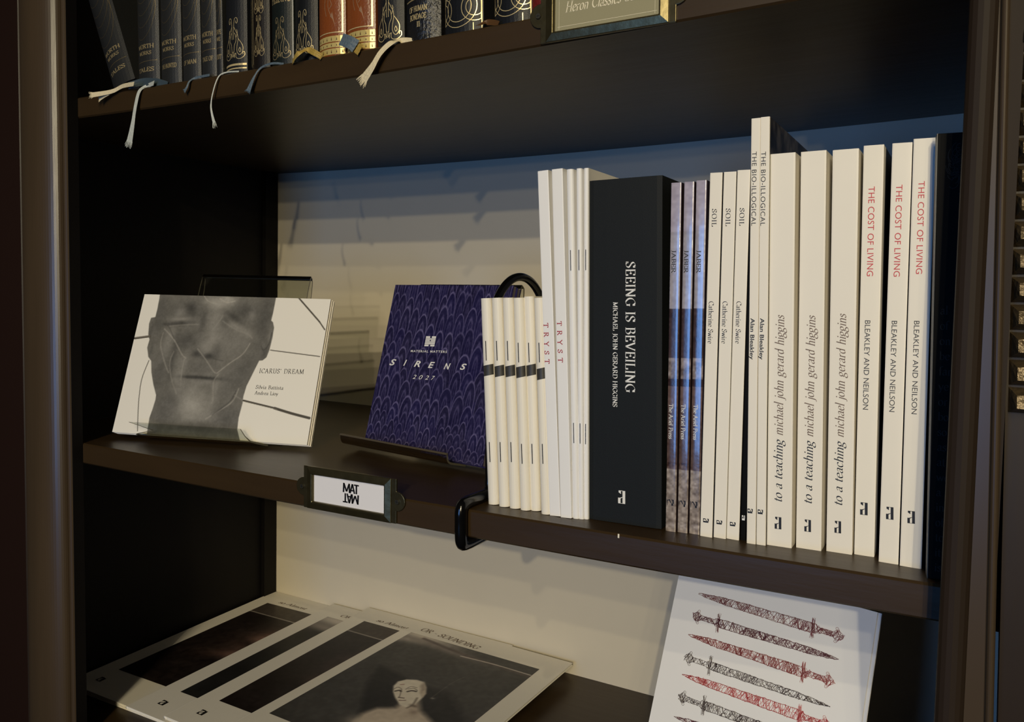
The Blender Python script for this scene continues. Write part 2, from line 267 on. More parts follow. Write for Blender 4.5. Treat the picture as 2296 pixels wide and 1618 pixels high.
class Canvas:
    def __init__(s, w, h, nx, ny, base):
        s.w, s.h, s.nx, s.ny = w, h, nx, ny
        s.U, s.V = np.meshgrid(np.linspace(0, w, nx), np.linspace(0, h, ny)); s.c = np.zeros((ny, nx, 3)); s.c[:] = base; s.px = w/(nx-1)
    def blend(s, a, col, sl=None):
        if sl is None: s.c += (np.array(col, float)-s.c)*a[..., None]
        else: s.c[sl] += (np.array(col, float)-s.c[sl])*a[..., None]
    def _sl(s, x0, x1, y0, y1):
        i0 = max(0, int(x0/s.w*(s.nx-1))); i1 = min(s.nx, int(x1/s.w*(s.nx-1))+2); j0 = max(0, int(y0/s.h*(s.ny-1))); j1 = min(s.ny, int(y1/s.h*(s.ny-1))+2)
        return (slice(j0, max(j0, j1)), slice(i0, max(i0, i1)))
    def poly(s, pts, col, soft=None, alpha=1):
        soft = soft or s.px; P = np.array(pts, float); mn = P.min(0)-soft*2; mx = P.max(0)+soft*2
        sl = s._sl(mn[0], mx[0], mn[1], mx[1]); X, Y = s.U[sl], s.V[sl]
        if X.size == 0: return
        ins = np.zeros(X.shape, bool); dist = np.full(X.shape, 1e9)
        for i in range(len(P)):
            (x1, y1), (x2, y2) = P[i], P[(i+1) % len(P)]
            cnd = ((y1 > Y) != (y2 > Y)); ins ^= cnd & (X < (x2-x1)*(Y-y1)/((y2-y1) if y2 != y1 else 1e-12)+x1)
            dx, dy = x2-x1, y2-y1; t = np.clip(((X-x1)*dx+(Y-y1)*dy)/(dx*dx+dy*dy+1e-18), 0, 1)
            dist = np.minimum(dist, np.hypot(X-x1-t*dx, Y-y1-t*dy))
        sd = np.where(ins, dist, -dist); s.blend(np.clip(sd/soft*.5+.5, 0, 1)*alpha, col, sl)
    def line(s, pts, wd, col, soft=None, alpha=1):
        soft = soft or s.px; P = np.array(smooth_path(pts, 5) if len(pts) > 2 else pts, float)
        mn = P.min(0)-soft*2-wd; mx = P.max(0)+soft*2+wd; sl = s._sl(mn[0], mx[0], mn[1], mx[1]); X, Y = s.U[sl], s.V[sl]
        if X.size == 0: return
        dist = np.full(X.shape, 1e9)
        for i in range(len(P)-1):
            (x1, y1), (x2, y2) = P[i], P[i+1]; dx, dy = x2-x1, y2-y1
            t = np.clip(((X-x1)*dx+(Y-y1)*dy)/(dx*dx+dy*dy+1e-18), 0, 1); dist = np.minimum(dist, np.hypot(X-x1-t*dx, Y-y1-t*dy))
        s.blend(np.clip((wd/2-dist)/soft+.5, 0, 1)*alpha, col, sl)
    def blob(s, c, rx, ry, ang, col, alpha=1):
        X = s.U-c[0]; Y = s.V-c[1]; ca, sa = math.cos(ang), math.sin(ang)
        r2 = ((X*ca+Y*sa)/rx)**2+((-X*sa+Y*ca)/ry)**2; s.blend(np.exp(-r2*1.6)*alpha, col)
    def noise(s, amp, cell):
        k = max(2, int(s.w/cell)); k2 = max(2, int(s.h/cell)); r = np.random.rand(k2+2, k+2)
        x = s.U/s.w*k; y = s.V/s.h*k2; i = x.astype(int); j = y.astype(int); fx = x-i; fy = y-j; fx = fx*fx*(3-2*fx); fy = fy*fy*(3-2*fy)
        v = (r[j, i]*(1-fx)+r[j, i+1]*fx)*(1-fy)+(r[j+1, i]*(1-fx)+r[j+1, i+1]*fx)*fy
        return (v-.5)*amp
    def build(s, name, mp, material, parent):
        vs = [mp(u, v) for u, v in zip(s.U.ravel(), s.V.ravel())]; nx, ny = s.nx, s.ny
        i = np.arange((nx-1)*(ny-1)); r, q = i//(nx-1), i % (nx-1); a = r*nx+q
        fs = np.stack([a, a+1, a+nx+1, a+nx], 1)
        me = bpy.data.meshes.new(name); me.vertices.add(nx*ny); me.vertices.foreach_set('co', np.array(vs, dtype=np.float32).ravel())
        me.loops.add(fs.size); me.loops.foreach_set('vertex_index', fs.ravel().astype(np.int32))
        me.polygons.add(len(fs)); me.polygons.foreach_set('loop_start', np.arange(0, fs.size, 4).astype(np.int32))
        me.update(); me.validate()
        ca = me.color_attributes.new('Col', 'FLOAT_COLOR', 'POINT'); c = np.clip(s.c, 0, 255)/255
        c = np.where(c <= .04045, c/12.92, ((c+.055)/1.055)**2.4); rgba = np.ones((ny, nx, 4), np.float32); rgba[..., :3] = c
        ca.data.foreach_set('color', rgba.ravel()); me.materials.append(material)
        o = bpy.data.objects.new(name, me); C.objects.link(o); o.parent = parent; return o
# ================================================================== the bookcase
bc = thing('bookcase', 'tall dark brown painted bookcase with a cream back board', 'bookcase', (0, 0, 0))
RX = .93
def shelf(z, sag, name='shelf'):
    n = 40; e = .0012; prof = [(.0, -T+e), (e, -T), (D, -T), (D, 0), (e, 0), (0, -e)]   # (y, z)
    vs = []; fs = []
    for i in range(n+1):
        x = RX*i/n; s = sag(x); vs += [(x, y, z+q+s) for y, q in prof]
    k = len(prof)
    for i in range(n): fs += [(i*k+j, (i+1)*k+j, (i+1)*k+(j+1) % k, i*k+(j+1) % k) for j in range(k)]
    fs += [tuple(range(k)), tuple(n*k+j for j in range(k))[::-1]]
    return meshobj(name, vs, fs, WOOD, bc)
shelf(H+T, sagt); shelf(0, sagm); shelf(-H2, lambda x: 0); shelf(-H2-.34, lambda x: 0); shelf(H+T+.33, lambda x: 0)
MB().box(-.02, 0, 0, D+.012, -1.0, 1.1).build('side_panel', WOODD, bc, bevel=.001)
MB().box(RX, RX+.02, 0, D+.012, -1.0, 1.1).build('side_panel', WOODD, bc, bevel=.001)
MB().box(0, RX, D, D+.012, -1.0, 1.1).build('back_panel', WALL, bc)
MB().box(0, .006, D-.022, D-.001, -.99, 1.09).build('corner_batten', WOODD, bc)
SH = -.0222
def half_round(x0, x1, y, bulge, n=16):
    return [(x0+(x1-x0)*.5*(1-math.cos(math.pi*i/n)), y-bulge*math.sin(math.pi*i/n)) for i in range(n+1)]
# left post: flat stile with a half round column and a small bead; leans a hair like the photograph's
zz0, zz1 = -1.0, 1.1
YP = -.010
pa, pb = at_y(52, 0, YP), at_y(147, 0, YP); pc, pd = at_y(77, 1618, YP), at_y(172, 1618, YP)
SH = ((pb[0]-pd[0])/(pb[2]-pd[2])+(pa[0]-pc[0])/(pa[2]-pc[2]))/2
lx0, lx1 = pa[0]-SH*pa[2], pb[0]-SH*pb[2]; pwid = lx1-lx0
prof = [(lx0, .0), (lx0, YP)]+half_round(lx0+.001, lx1-pwid*.10, YP, .0135, 28)+half_round(lx1-pwid*.095, lx1-.0002, YP, .0018, 5)+[(lx1, .0)]
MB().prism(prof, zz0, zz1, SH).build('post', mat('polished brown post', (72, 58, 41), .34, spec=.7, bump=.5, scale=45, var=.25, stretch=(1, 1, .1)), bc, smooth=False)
MB().prism([(lx1-.0002, YP), (lx1+.0003, YP), (lx1+.0003, 0), (lx1-.0002, 0)], zz0, zz1, SH).build('post_side_shade', WOODD, bc)  # dark sheet: shade on the post's inner side put into the colour
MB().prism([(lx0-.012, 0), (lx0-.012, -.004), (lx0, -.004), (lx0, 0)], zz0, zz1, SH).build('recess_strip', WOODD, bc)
MB().prism([(lx0-.0125, 0), (lx0-.0125, -.008), (lx0-.0115, -.0092), (lx0-.0105, -.008), (lx0-.0105, 0)], zz0, zz1, SH).build('edge_bead', WOODV, bc)
MB().prism([(lx0-.24, 0), (lx0-.24, -.007), (lx0-.0127, -.007), (lx0-.0127, 0)], zz0, zz1, SH).build('outer_panel', mat('reddish brown outer panel', (36, 20, 13), .5, spec=.3, bump=.2, scale=40, stretch=(1, 1, .1)), bc)
# right post
rx0 = at_y(2105, 1380, -.03)[0]; rsh = (at_y(2160, 260, -.03)[0]-rx0)/.2285*1.0
rb = rx0+rsh*.005; rw = at_y(2243, 1100, -.027)[0]-at_y(2118, 1100, -.027)[0]
prof = [(rb, 0), (rb, -.024)]+half_round(rb, rb+.012, -.026, .004, 8)+[(rb+.016, -.026), (rb+rw, -.026), (rb+rw, 0)]
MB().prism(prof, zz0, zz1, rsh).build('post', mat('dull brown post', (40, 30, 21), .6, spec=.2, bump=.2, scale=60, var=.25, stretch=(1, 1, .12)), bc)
q0, q1 = at_y(2266, 0, -.028), at_y(2240, 1100, -.028); rs2 = (q0[0]-q1[0])/(q0[2]-q1[2]); rw = q1[0]-rs2*q1[2]-rb; rsh = rs2
prof = [(rb+rw-.012, -.001), (rb+rw-.012, -.0262), (rb+rw-.004, -.0265)]+half_round(rb+rw-.0035, rb+rw, -.027, .0025, 8)+[(rb+rw+.0003, -.01), (rb+rw+.0005, 0)]
MB().prism(prof, zz0, zz1, rsh).build('edge_bead', mat('worn polished brown wood', (70, 58, 44), .25, spec=.7), bc)
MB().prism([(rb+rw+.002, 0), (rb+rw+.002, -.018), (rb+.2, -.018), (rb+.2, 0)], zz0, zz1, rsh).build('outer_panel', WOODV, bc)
# carved gilded moulding at the upper right edge
mb = MB(); n = 44; prev = None
for i in range(n):
    z0 = .09+i*.0125; z1 = z0+.0115; xx = rb+rw+.003+rsh*z0; k = .003+.0035*random.random()
    mb.add([(xx, -.018, z0), (xx+.02, -.018, z0), (xx+.02, -.018, z1), (xx, -.018, z1), (xx+.003, -.018-k-.006, z0+.003), (xx+.017, -.022-k, z0+.002), (xx+.017, -.020-k, z1-.002), (xx+.003, -.022-k, z1-.003)],
        [(0, 1, 5, 4), (1, 2, 6, 5), (2, 3, 7, 6), (3, 0, 4, 7), (4, 5, 6, 7)])
o = mb.build('carved_moulding', mat('tarnished carved moulding', (92, 78, 56), .3, .4, bump=1.0, scale=260, var=.5), bc)
MB().box(-.6, 1.8, -1.0, .6, -1.02, -1.0).build('floor', mat('dark boarded floor', (60, 44, 32), .5, bump=.3, scale=20, var=.3), None)['kind'] = 'structure'
MB().box(-.9, 2.2, D+.03, D+.06, -1.0, 1.6).build('wall_back', mat('dark wall', (80, 72, 60), .8, var=.05), None)['kind'] = 'structure'
# ================================================================== upright books
class Book:
    """a bound thing standing on its tail: local x = thickness, y = into the shelf, z = up"""
    def __init__(s, name, label, cat, bl, br, tl, tr, h, depth, z0, group=None, y=None, toph=None):
        # bl, br: photo points at the foot of the spine; tl, tr: at its head
        p = at_z(bl[0], bl[1], z0(at_z(bl[0], bl[1], 0)[0])); s.y = p[1] if y is None else y
        zb = z0(p[0]); a = at_y(bl[0], bl[1], s.y); b = at_y(br[0], br[1], s.y); c = at_y(tl[0], tl[1], s.y); d = at_y(tr[0], tr[1], s.y)
        s.th = ((b[0]-a[0])+(d[0]-c[0]))/2; xm = (a[0]+b[0])/2; xt = (c[0]+d[0])/2
        s.ang = math.atan2(xt-xm, c[2]-zb); s.h = h if h else (c[2]-zb)/math.cos(s.ang)
        s.x = xm; s.zb = z0(xm)+abs(math.sin(s.ang))*s.th/2; s.depth = depth
        s.root = thing(name, label, cat, (s.x, s.y, s.zb), (0, s.ang, 0), group); s.nose = 0; s.curve = lambda x: 0
    def loc(s, px, py):
        p = at_y(px, py, s.y); dx, dz = p[0]-s.x, p[2]-s.zb; c, q = math.cos(s.ang), math.sin(s.ang)
        return (dx*c-dz*q, dx*q+dz*c)
    def cover(s, m, t=.0004, nose=.0002, name='cover', pages=PAGES, seg=6, circ=False, mi=None, inset=.0006, arc=0):
        th = s.th/2; s.nose = nose
        def outer(th, nose, off):
            pts = [(-th, s.depth)]
            for i in range(seg+1):
                a = math.pi*i/seg
                if arc: pts.append((-th+2*th*i/seg, off+arc*((2*i/seg-1)**2)))
                else:
                    x = -math.cos(a); sgn = (1-abs(x)**2)**.5 if circ else (1-abs(x)**4)**.25 if abs(x) < 1 else 0
                    pts.append((x*th, off+nose*(1-sgn)))
            pts.append((th, s.depth)); return pts
        A = outer(th, nose, 0); B = outer(th-t, max(nose-t, .0001), t); n = len(A)
        vs = []; fs = []
        for z in (0, s.h): vs += [(x, y, z) for x, y in A]+[(x, y, z) for x, y in B]
        for i in range(n-1):
            fs += [(i, i+1, 2*n+i+1, 2*n+i), (n+i+1, n+i, 3*n+i, 3*n+i+1), (i+1, i, n+i, n+i+1), (2*n+i, 2*n+i+1, 3*n+i+1, 3*n+i)]
        fs += [(0, 2*n, 3*n, n), (n-1, 2*n-1, 4*n-1, 3*n-1)]
        meshobj(name, vs, fs, m, s.root)
        if circ: s.curve = lambda x: nose*(1-math.sqrt(max(0, 1-min(1, abs(x)/th)**2)))
        elif arc: s.curve = lambda x: arc*(x/th)**2
        else: s.curve = lambda x: nose*(1-(max(0, 1-min(1, abs(x)/th)**4))**.25)
        p = MB().box(-th+t, th-t, max(nose, arc, t)+t, s.depth-inset*2, inset, s.h-inset); p.build('page_block', pages, s.root)
        return s
    def mark(s, name, Q, L, p0, p1, cap, m, ccw=False, off=.00012, vmid=.5, label=None):
        a = s.loc(*p0); b = s.loc(*p1); ln = math.hypot(b[0]-a[0], b[1]-a[1]); e = ((b[0]-a[0])/ln, (b[1]-a[1])/ln)
        up = (-e[1], e[0])   # left of the reading direction
        c = abs(s.loc(p0[0]+cap, p0[1])[0]-a[0]); k = ln/L
        def mp(u, v):
            x = a[0]+e[0]*u*k+up[0]*(v-vmid)*c; z = a[1]+e[1]*u*k+up[1]*(v-vmid)*c; return (x, s.curve(x)-off, z)
        o = put(name, Q, mp, m, s.root)
        if label: o['label'] = label
        return o
mid = lambda x: sagm(x)
def side(b, y0=.0008):
    MB().box(b.th/2, b.th/2+.0001, y0, b.depth, 0, b.h).build('front_board', mat('dark cover panel', (30, 28, 28), .4, var=.5, scale=60), b.root)['label'] = 'dark panel on the front cover'  # thin dark sheet over the book's right side
def logo(b, c, w_, h_, m, kind=logo_wide):
    Q, L = kind(); b.mark('publisher_mark', Q, L, (c[0], c[1]-h_/2), (c[0], c[1]+h_/2), w_, m)
# --- white stapled booklets with a dark band
ws = [((1092, 1130), (1113, 1134), (1073, 669), (1098, 667)), ((1116, 1135), (1137, 1138), (1098, 668), (1122, 667)), ((1140, 1139), (1161, 1141), (1122, 668), (1147, 667)),
      ((1164, 1143), (1185, 1146), (1147, 668), (1170, 667)), ((1187, 1144), (1208, 1147), (1170, 665), (1194, 664)), ((1211, 1152), (1232, 1155), (1193, 668), (1217, 667))]
wl = ['leftmost of six small white stapled booklets, beside the black bookend hoop', 'second from left of the six small white stapled booklets', 'third from left of the six small white stapled booklets',
      'fourth from left of the six small white stapled booklets', 'fifth of the small white stapled booklets, standing slightly taller', 'rightmost small white stapled booklet, set lower against the tall white book with red letters']
for i, (bl, br, tl, tr) in enumerate(ws):
    b = Book('stapled_booklet', wl[i], 'booklet', bl, br, tl, tr, None, .135, mid, 'small white stapled booklets')
    b.cover(PAPERC, t=.0003, nose=b.th*.42, circ=True, seg=10, pages=mat('white sheets', (235, 230, 215), .8))
    for za, zb in ((764, 808), (990, 1035)):
        xx = (bl[0]+tl[0])/2; z0 = b.loc(tl[0]+12, za+4*(i > 2))[1]; z1 = b.loc(tl[0]+20, zb+4*(i > 2))[1]
        MB().box(-.00025, .00025, -.0003, .0002, z1, z0).build('staple', STEEL, b.root)
    zc = b.loc(1100+24*i, 830+(0, 2, 2, 4, 0, 8)[i])[1]; n = 10; vs = []; fs = []
    for k in range(n+1):
        x = -b.th/2*.97+b.th*.97*k/n
        for q in (-.0036, .0036): vs.append((x, b.curve(x)-.0001, zc+q+.0014*(k/n-.5)))
    for k in range(n): fs.append((2*k, 2*k+2, 2*k+3, 2*k+1))
    meshobj('printed_band', vs, fs, mat('dark printed band', (58, 56, 52), .5, var=.6, scale=300), b.root)['label'] = 'dark band printed across spine'
# --- tall white books with red letters
for i, (bl, br, tl, tr, t0, t1, lb) in enumerate([((1233, 1155), (1256, 1158), (1205, 384), (1229, 384), (1224, 724), (1227, 815), 'leaning white book with red spaced letters, nearest the small stapled booklets'),
        ((1257, 1159), (1281, 1161), (1237, 380), (1261, 380), (1254, 720), (1257, 812), 'second white book with red spaced letters, beside the thin stapled pamphlets')]):
    b = Book('paperback', lb, 'book', bl, br, tl, tr, None, .15, mid, 'tall white books with red letters'); b.cover(PAPERW)
    Q, L = serif('TRYST', .10, .15, .72); b.mark('title', Q, L, t0, t1, 10, REDD)
for i, (bl, br, tl, tr) in enumerate([((1284, 1162), (1296, 1163), (1267, 380), (1285, 380)), ((1297, 1163), (1307, 1164), (1290, 378), (1304, 377)), ((1308, 1163), (1318, 1164), (1308, 377), (1319, 377))]):
    b = Book('stapled_pamphlet', ['left of three tall thin white pamphlets with steel staples', 'middle of three tall thin white pamphlets with steel staples', 'right of three tall thin white pamphlets, touching the wide black book'][i],
             'booklet', bl, br, tl, tr, None, .155, mid, 'tall thin white pamphlets')
    b.cover(PAPERW, t=.0003, nose=b.th*.4, circ=True, seg=8)
    for za, zb in ((560, 606), (948, 993)):
        z0 = b.loc(1290, za)[1]; z1 = b.loc(1290, zb)[1]
        MB().box(-.0002, .0002, -.0003, .0002, z1, z0).build('staple', STEEL, b.root)
# --- the wide black slip-cased book
b = Book('boxed_book', 'wide matt black book with large white serif title on its spine', 'book', (1320, 1163), (1482, 1187), (1320, 406), (1485, 395), None, .165, mid)
b.cover(BLACKC, t=.002, nose=.0006)
Q, L = serif('SEEING IS BEVEILING', .03, .15, .03); b.mark('title', Q, L, (1414, 586), (1413, 880), 21, WHITE)
Q, L = serif('MICHAEL JOHN GERARD HIGGINS', .04, .17, .02); b.mark('author_name', Q, L, (1380, 677), (1379, 912), 10, WHITE)
logo(b, (1394, 1114), 16, 29, WHITE)
# --- glossy purple grey books
def glossy_spine(b):
    m = _M.get('glossy photographic cover')
    if m is None:
        m = attr_mat('glossy photographic cover', .15, .9, .05)
        m.node_tree.nodes['Principled BSDF'].inputs['Coat Weight'].default_value = .6; m.node_tree.nodes['Principled BSDF'].inputs['Coat Roughness'].default_value = .03
    b.cover(mat('dark plum cover', (52, 40, 44), .3), nose=b.th*.12)
    c = Canvas(b.th*.98, b.h, 16, 420, (150, 142, 150)); v = c.V/b.h
    def band(a, z, col):
        k = (v >= a) & (v < z); c.c[k] = col
    band(0, .18, (150, 138, 130)); band(.18, .36, (92, 74, 70)); band(.36, .42, (108, 88, 84)); band(.42, .44, (60, 44, 46)); band(.44, .5, (128, 116, 114)); band(.5, .64, (70, 56, 60)); band(.64, .86, (165, 160, 170)); band(.86, 1.01, (176, 168, 184))
    nz = c.noise(60, .0022)+c.noise(40, .001); c.c += nz[..., None]*((v < .2) | ((v > .44) & (v < .5)))[..., None]; c.c += (c.noise(22, .0016)+c.noise(16, .006))[..., None]
    c.build('spine_print', lambda u, w_: (u-b.th*.49, b.curve(u-b.th*.49)-.00008, w_), m, b.root)
pp = [((1492, 1189), (1515, 1191), (1505, 410), (1528, 410)), ((1519, 1192), (1541, 1194), (1534, 408), (1557, 408)), ((1545, 1195), (1568, 1198), (1561, 405), (1585, 405))]
for i, (bl, br, tl, tr) in enumerate(pp):
    b = Book('paperback', ['left of three glossy purple grey books, beside the wide black book', 'middle of three glossy purple grey books', 'right of three glossy purple grey books, beside the cream books on soil'][i],
             'book', bl, br, tl, tr, None, .148, mid, 'glossy purple grey books'); glossy_spine(b)
    Q, L = serif('The Ariel Press', .06, .13); b.mark('press_name', Q, L, (1505+27.5*i, 905+i), (1504+27.5*i, 984+i), 9, WHITE)
    Q, L = serif('JABER', .08, .16); b.mark('title', Q, L, (1511+28*i, 560), (1510+28*i, 612), 9, INKG)
    Q, L = logo_thin(); b.mark('publisher_mark', Q, L, (1503+26.5*i, 1119+2.5*i), (1503+26.5*i, 1133+2.5*i), 16, INK)
# --- cream books titled SOIL
for i, (bl, br, tl, tr) in enumerate([((1570, 1201), (1596, 1203), (1592, 388), (1620, 386)), ((1600, 1204), (1627, 1207), (1623, 386), (1651, 384)), ((1629, 1207), (1656, 1210), (1653, 382), (1683, 380))]):
    b = Book('paperback', ['first cream book titled SOIL, touching the glossy purple books', 'middle of three cream books titled SOIL', 'third cream book titled SOIL, with a slim black book on its right'][i],
             'book', bl, br, tl, tr, None, .15, mid, 'cream books titled SOIL'); b.cover(PAPER)
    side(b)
    d = 31*i
    Q, L = serif('SOIL', .06, .13, .08); b.mark('title', Q, L, (1602+d, 468-i), (1601+d, 508-i), 10, INK)
    Q, L = serif('Catherine Swire', .05, .12); b.mark('author_name', Q, L, (1595+d, 675), (1592.5+d, 770), 11, INK)
    Q, L = logo_thin(); b.mark('publisher_mark', Q, L, (1583+30*i, 1162+4*i), (1583+30*i, 1171+4*i), 13, INK)
b = Book('paperback', 'slim black book squeezed between the SOIL and the tall narrow cream books', 'book', (1659, 1210), (1672, 1212), (1684, 386), (1694, 386), None, .14, mid); b.cover(BLACKG)
Q, L = logo_thin(); b.mark('publisher_mark', Q, L, (1667, 1155), (1667, 1166), 7, WHITE)
# --- tall narrow books
for i, (bl, br, tl, tr) in enumerate([((1674, 1217), (1694, 1219), (1685, 266), (1705, 264)), ((1696, 1220), (1716, 1222), (1705.5, 263), (1726, 261))]):
    b = Book('paperback', ['left of two tallest narrow cream books, on the side of the slim black book', 'right of two tallest narrow cream books, dark photographic cover showing'][i],
             'book', bl, br, tl, tr, None, .19, mid, 'tallest narrow cream books'); b.cover(PAPER)
    c = Canvas(.188, b.h, 90, 110, (58, 56, 62)); c.c += (c.noise(50, .012)+c.noise(40, .005)+c.noise(30, .003))[..., None]
    c.build('cover_print', lambda u, v, t=b.th: (t/2+.00008, u+.0015, v), attr_mat('photographic print', .35), b.root)['label'] = 'dark grey rock photograph on the cover'
    d = 20.5*i
    Q, L = sans('THE BIO-ILLOGICAL', 0, 0, 1.12); b.mark('title', Q, L, (1692+d, 340), (1690+d, 506), 11, INK)
    Q, L = sans('Alan Bleakley', .022, 0, 1.0); b.mark('author_name', Q, L, (1688+d*1.05, 713), (1686+d*1.05, 806), 9.5, INK)
    Q, L = logo_thin(); b.mark('publisher_mark', Q, L, (1682+23*i, 1140+2*i), (1682+23*i, 1150+2*i), 12, INK)
# --- thick cream books, lettering reading upward
tp = [((1720, 1221), (1774, 1229), (1727, 346), (1784, 341)), ((1785, 1227), (1841, 1236), (1796, 341), (1853, 336)), ((1853, 1235), (1910, 1244), (1867, 337), (1926, 331))]
tx = [(1746, 1126, 1751, 707), (1813, 1130, 1821, 708), (1881, 1134, 1890, 704)]
for i, (bl, br, tl, tr) in enumerate(tp):
    b = Book('paperback', ['left thick cream book with italic lettering reading upward, beside the tallest books', 'middle thick cream book with italic lettering reading upward', 'right thick cream book with italic lettering reading upward, beside red titled books'][i],
             'book', bl, br, tl, tr, None, .155, mid, 'thick cream books with italic lettering'); b.cover(PAPER)
    x0, y0, x1, y1 = tx[i]; f = (y0-985-6*i/2)/(y0-y1); f = .335
    xm, ym = x0+(x1-x0)*f, y0+(y1-y0)*f; xn, yn = x0+(x1-x0)*(f+.022), y0+(y1-y0)*(f+.022)
    Q, L = serif('to a teaching', .04, .115, 0, .2); b.mark('title', Q, L, (x0, y0), (xm, ym), 20, INK, vmid=.35)
    Q, L = serif('michael john gerard higgins', .04, .115, 0, .2); b.mark('author_name', Q, L, (xn, yn), (x1, y1), 20, INKB, vmid=.35)  # paler tone than the title puts the foil lettering's light fade into colour
    logo(b, [(1744.5, 1172), (1811, 1178), (1878.5, 1181)][i], 15, 27, INK)
# --- red titled books
cp = [((1915, 1242), (1960, 1252), (1937, 327), (1982, 324)), ((1970, 1259), (2014, 1265), (2001, 322), (2046, 318)), ((2017, 1268), (2066, 1276), (2049, 312), (2098, 308))]
cx = [((1955, 418), (1951, 619), (1946, 718), (1941, 918), (1937, 1140)), ((2017, 414), (2011, 620), (2006, 719), (2000, 923), (1995, 1150)), ((2067, 406), (2061, 614), (2056, 719), (2050, 928), (2043, 1159))]
for i, (bl, br, tl, tr) in enumerate(cp):
    b = Book('paperback', ['left cream book with red title, beside the thick italic lettered books', 'middle cream book with red title, a dark gap on its left', 'right cream book with red title, beside the black book at the post'][i],
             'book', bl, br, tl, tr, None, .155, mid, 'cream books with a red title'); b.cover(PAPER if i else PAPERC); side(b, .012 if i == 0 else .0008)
    q = cx[i]
    Q, L = sans('THE COST OF LIVING', 0, 0, 1.04); b.mark('title', Q, L, q[0], q[1], 15, RED)
    Q, L = sans('BLEAKLEY AND NEILSON', 0, 0, 1.0); b.mark('author_name', Q, L, q[2], q[3], 13, INKG)
    logo(b, q[4], 17, 28, INK)
# --- black book facing out beside the right post
p0 = at_z(2080, 1296, 0); yb = p0[1]
fb = thing('hardback', 'black book facing out at the right end of the shelf, half hidden by the post', 'book', (p0[0], yb, sagm(.81)), (0, -.002, .12))
MB().box(0, .10, 0, .0012, 0, .2235).build('front_cover', BLACKG, fb, bevel=.0003); MB().box(0, .10, .0075, .0087, 0, .2235).build('back_cover', BLACKG, fb, bevel=.0003)
MB().box(.0005, .098, .0012, .0075, .002, .2215).build('page_block', PAGES, fb)
MB().box(-.0003, .0004, .0002, .0087, 0, .2235).build('spine', mat('worn grey spine edge', (92, 92, 88), .5), fb)
DG = mat('dark grey blocking', (34, 34, 32), .6, spec=.2)
for k, t in enumerate(['al', 'of', 'on', 'be', 'far', 'ye', 'or', 'bo', 'so', 'as', 'at', 'we', 'a', 'in', 'of', 'to', 'it', 'is']):
    Q, L = serif(t, .05, .12); zz = .1335-k*.0076
    put('lettering', Q, lambda u, v: (.0028+u*.0045, -.0001, zz+v*.0042), DG, fb)
Q = []
for k in range(26):
    a = k*2.4; r = .0022+.0012*(k % 3); pts = [(.0085+.5*(math.cos(a)*.004)+r*.6*math.cos(t_), .207+math.sin(a)*.011*(k/26)+r*math.sin(t_)) for t_ in np.linspace(a, a+4, 9)]
    L = stroke2d(pts, 0, .0003, even=True); Q += [[L[i][0], L[i][1], L[i+1][1], L[i+1][0]] for i in range(len(L)-1)]
put('emblem', Q, lambda u, v: (u, -.0001, v), DG, fb)
# ================================================================== black bookend hoop clamped on the shelf
bx = .5335
path = [(bx+.002, .03, -.0228), (bx+.0015, .010, -.0230), (bx+.001, .002, -.0232), (bx+.0005, -.0030, -.0225), (bx+.0003, -.0046, -.0185), (bx, -.0046, -.008), (bx, -.0046, -.001), (bx, -.003, .0028), (bx, .002, .0042), (bx, .012, .0042), (bx, .03, .0038)]
hx = .5335
be = thing('bookend', 'black coated rod bookend hooked over the shelf front with a hoop behind booklets', 'bookend', (bx, 0, sagm(bx)))
sc = lambda P: [(x-bx, y, z) for x, y, z in P]
MB().tube(smooth_path(sc(path), 6), [.0043]*55+[.0036]*6 if False else .0042, 14).build('shelf_clip', RUBBER, be, smooth=True)
hoop = [(hx, .026, .0038), (hx-.002, .032, .005), (hx-.003, .036, .012), (hx-.003, .036, .05), (hx-.003, .036, .10)]
for k in range(0, 13):
    a = math.pi-math.pi*k/12; hoop.append((hx-.003, .078+.042*math.cos(a), .114+.042*math.sin(a)))
hoop += [(hx-.003, .120, .05), (hx-.003, .120, .006), (hx-.002, .114, .0035), (hx, .09, .0033)]
MB().tube(smooth_path(sc(hoop), 6), .0031, 12).build('hoop', RUBBER, be, smooth=True)
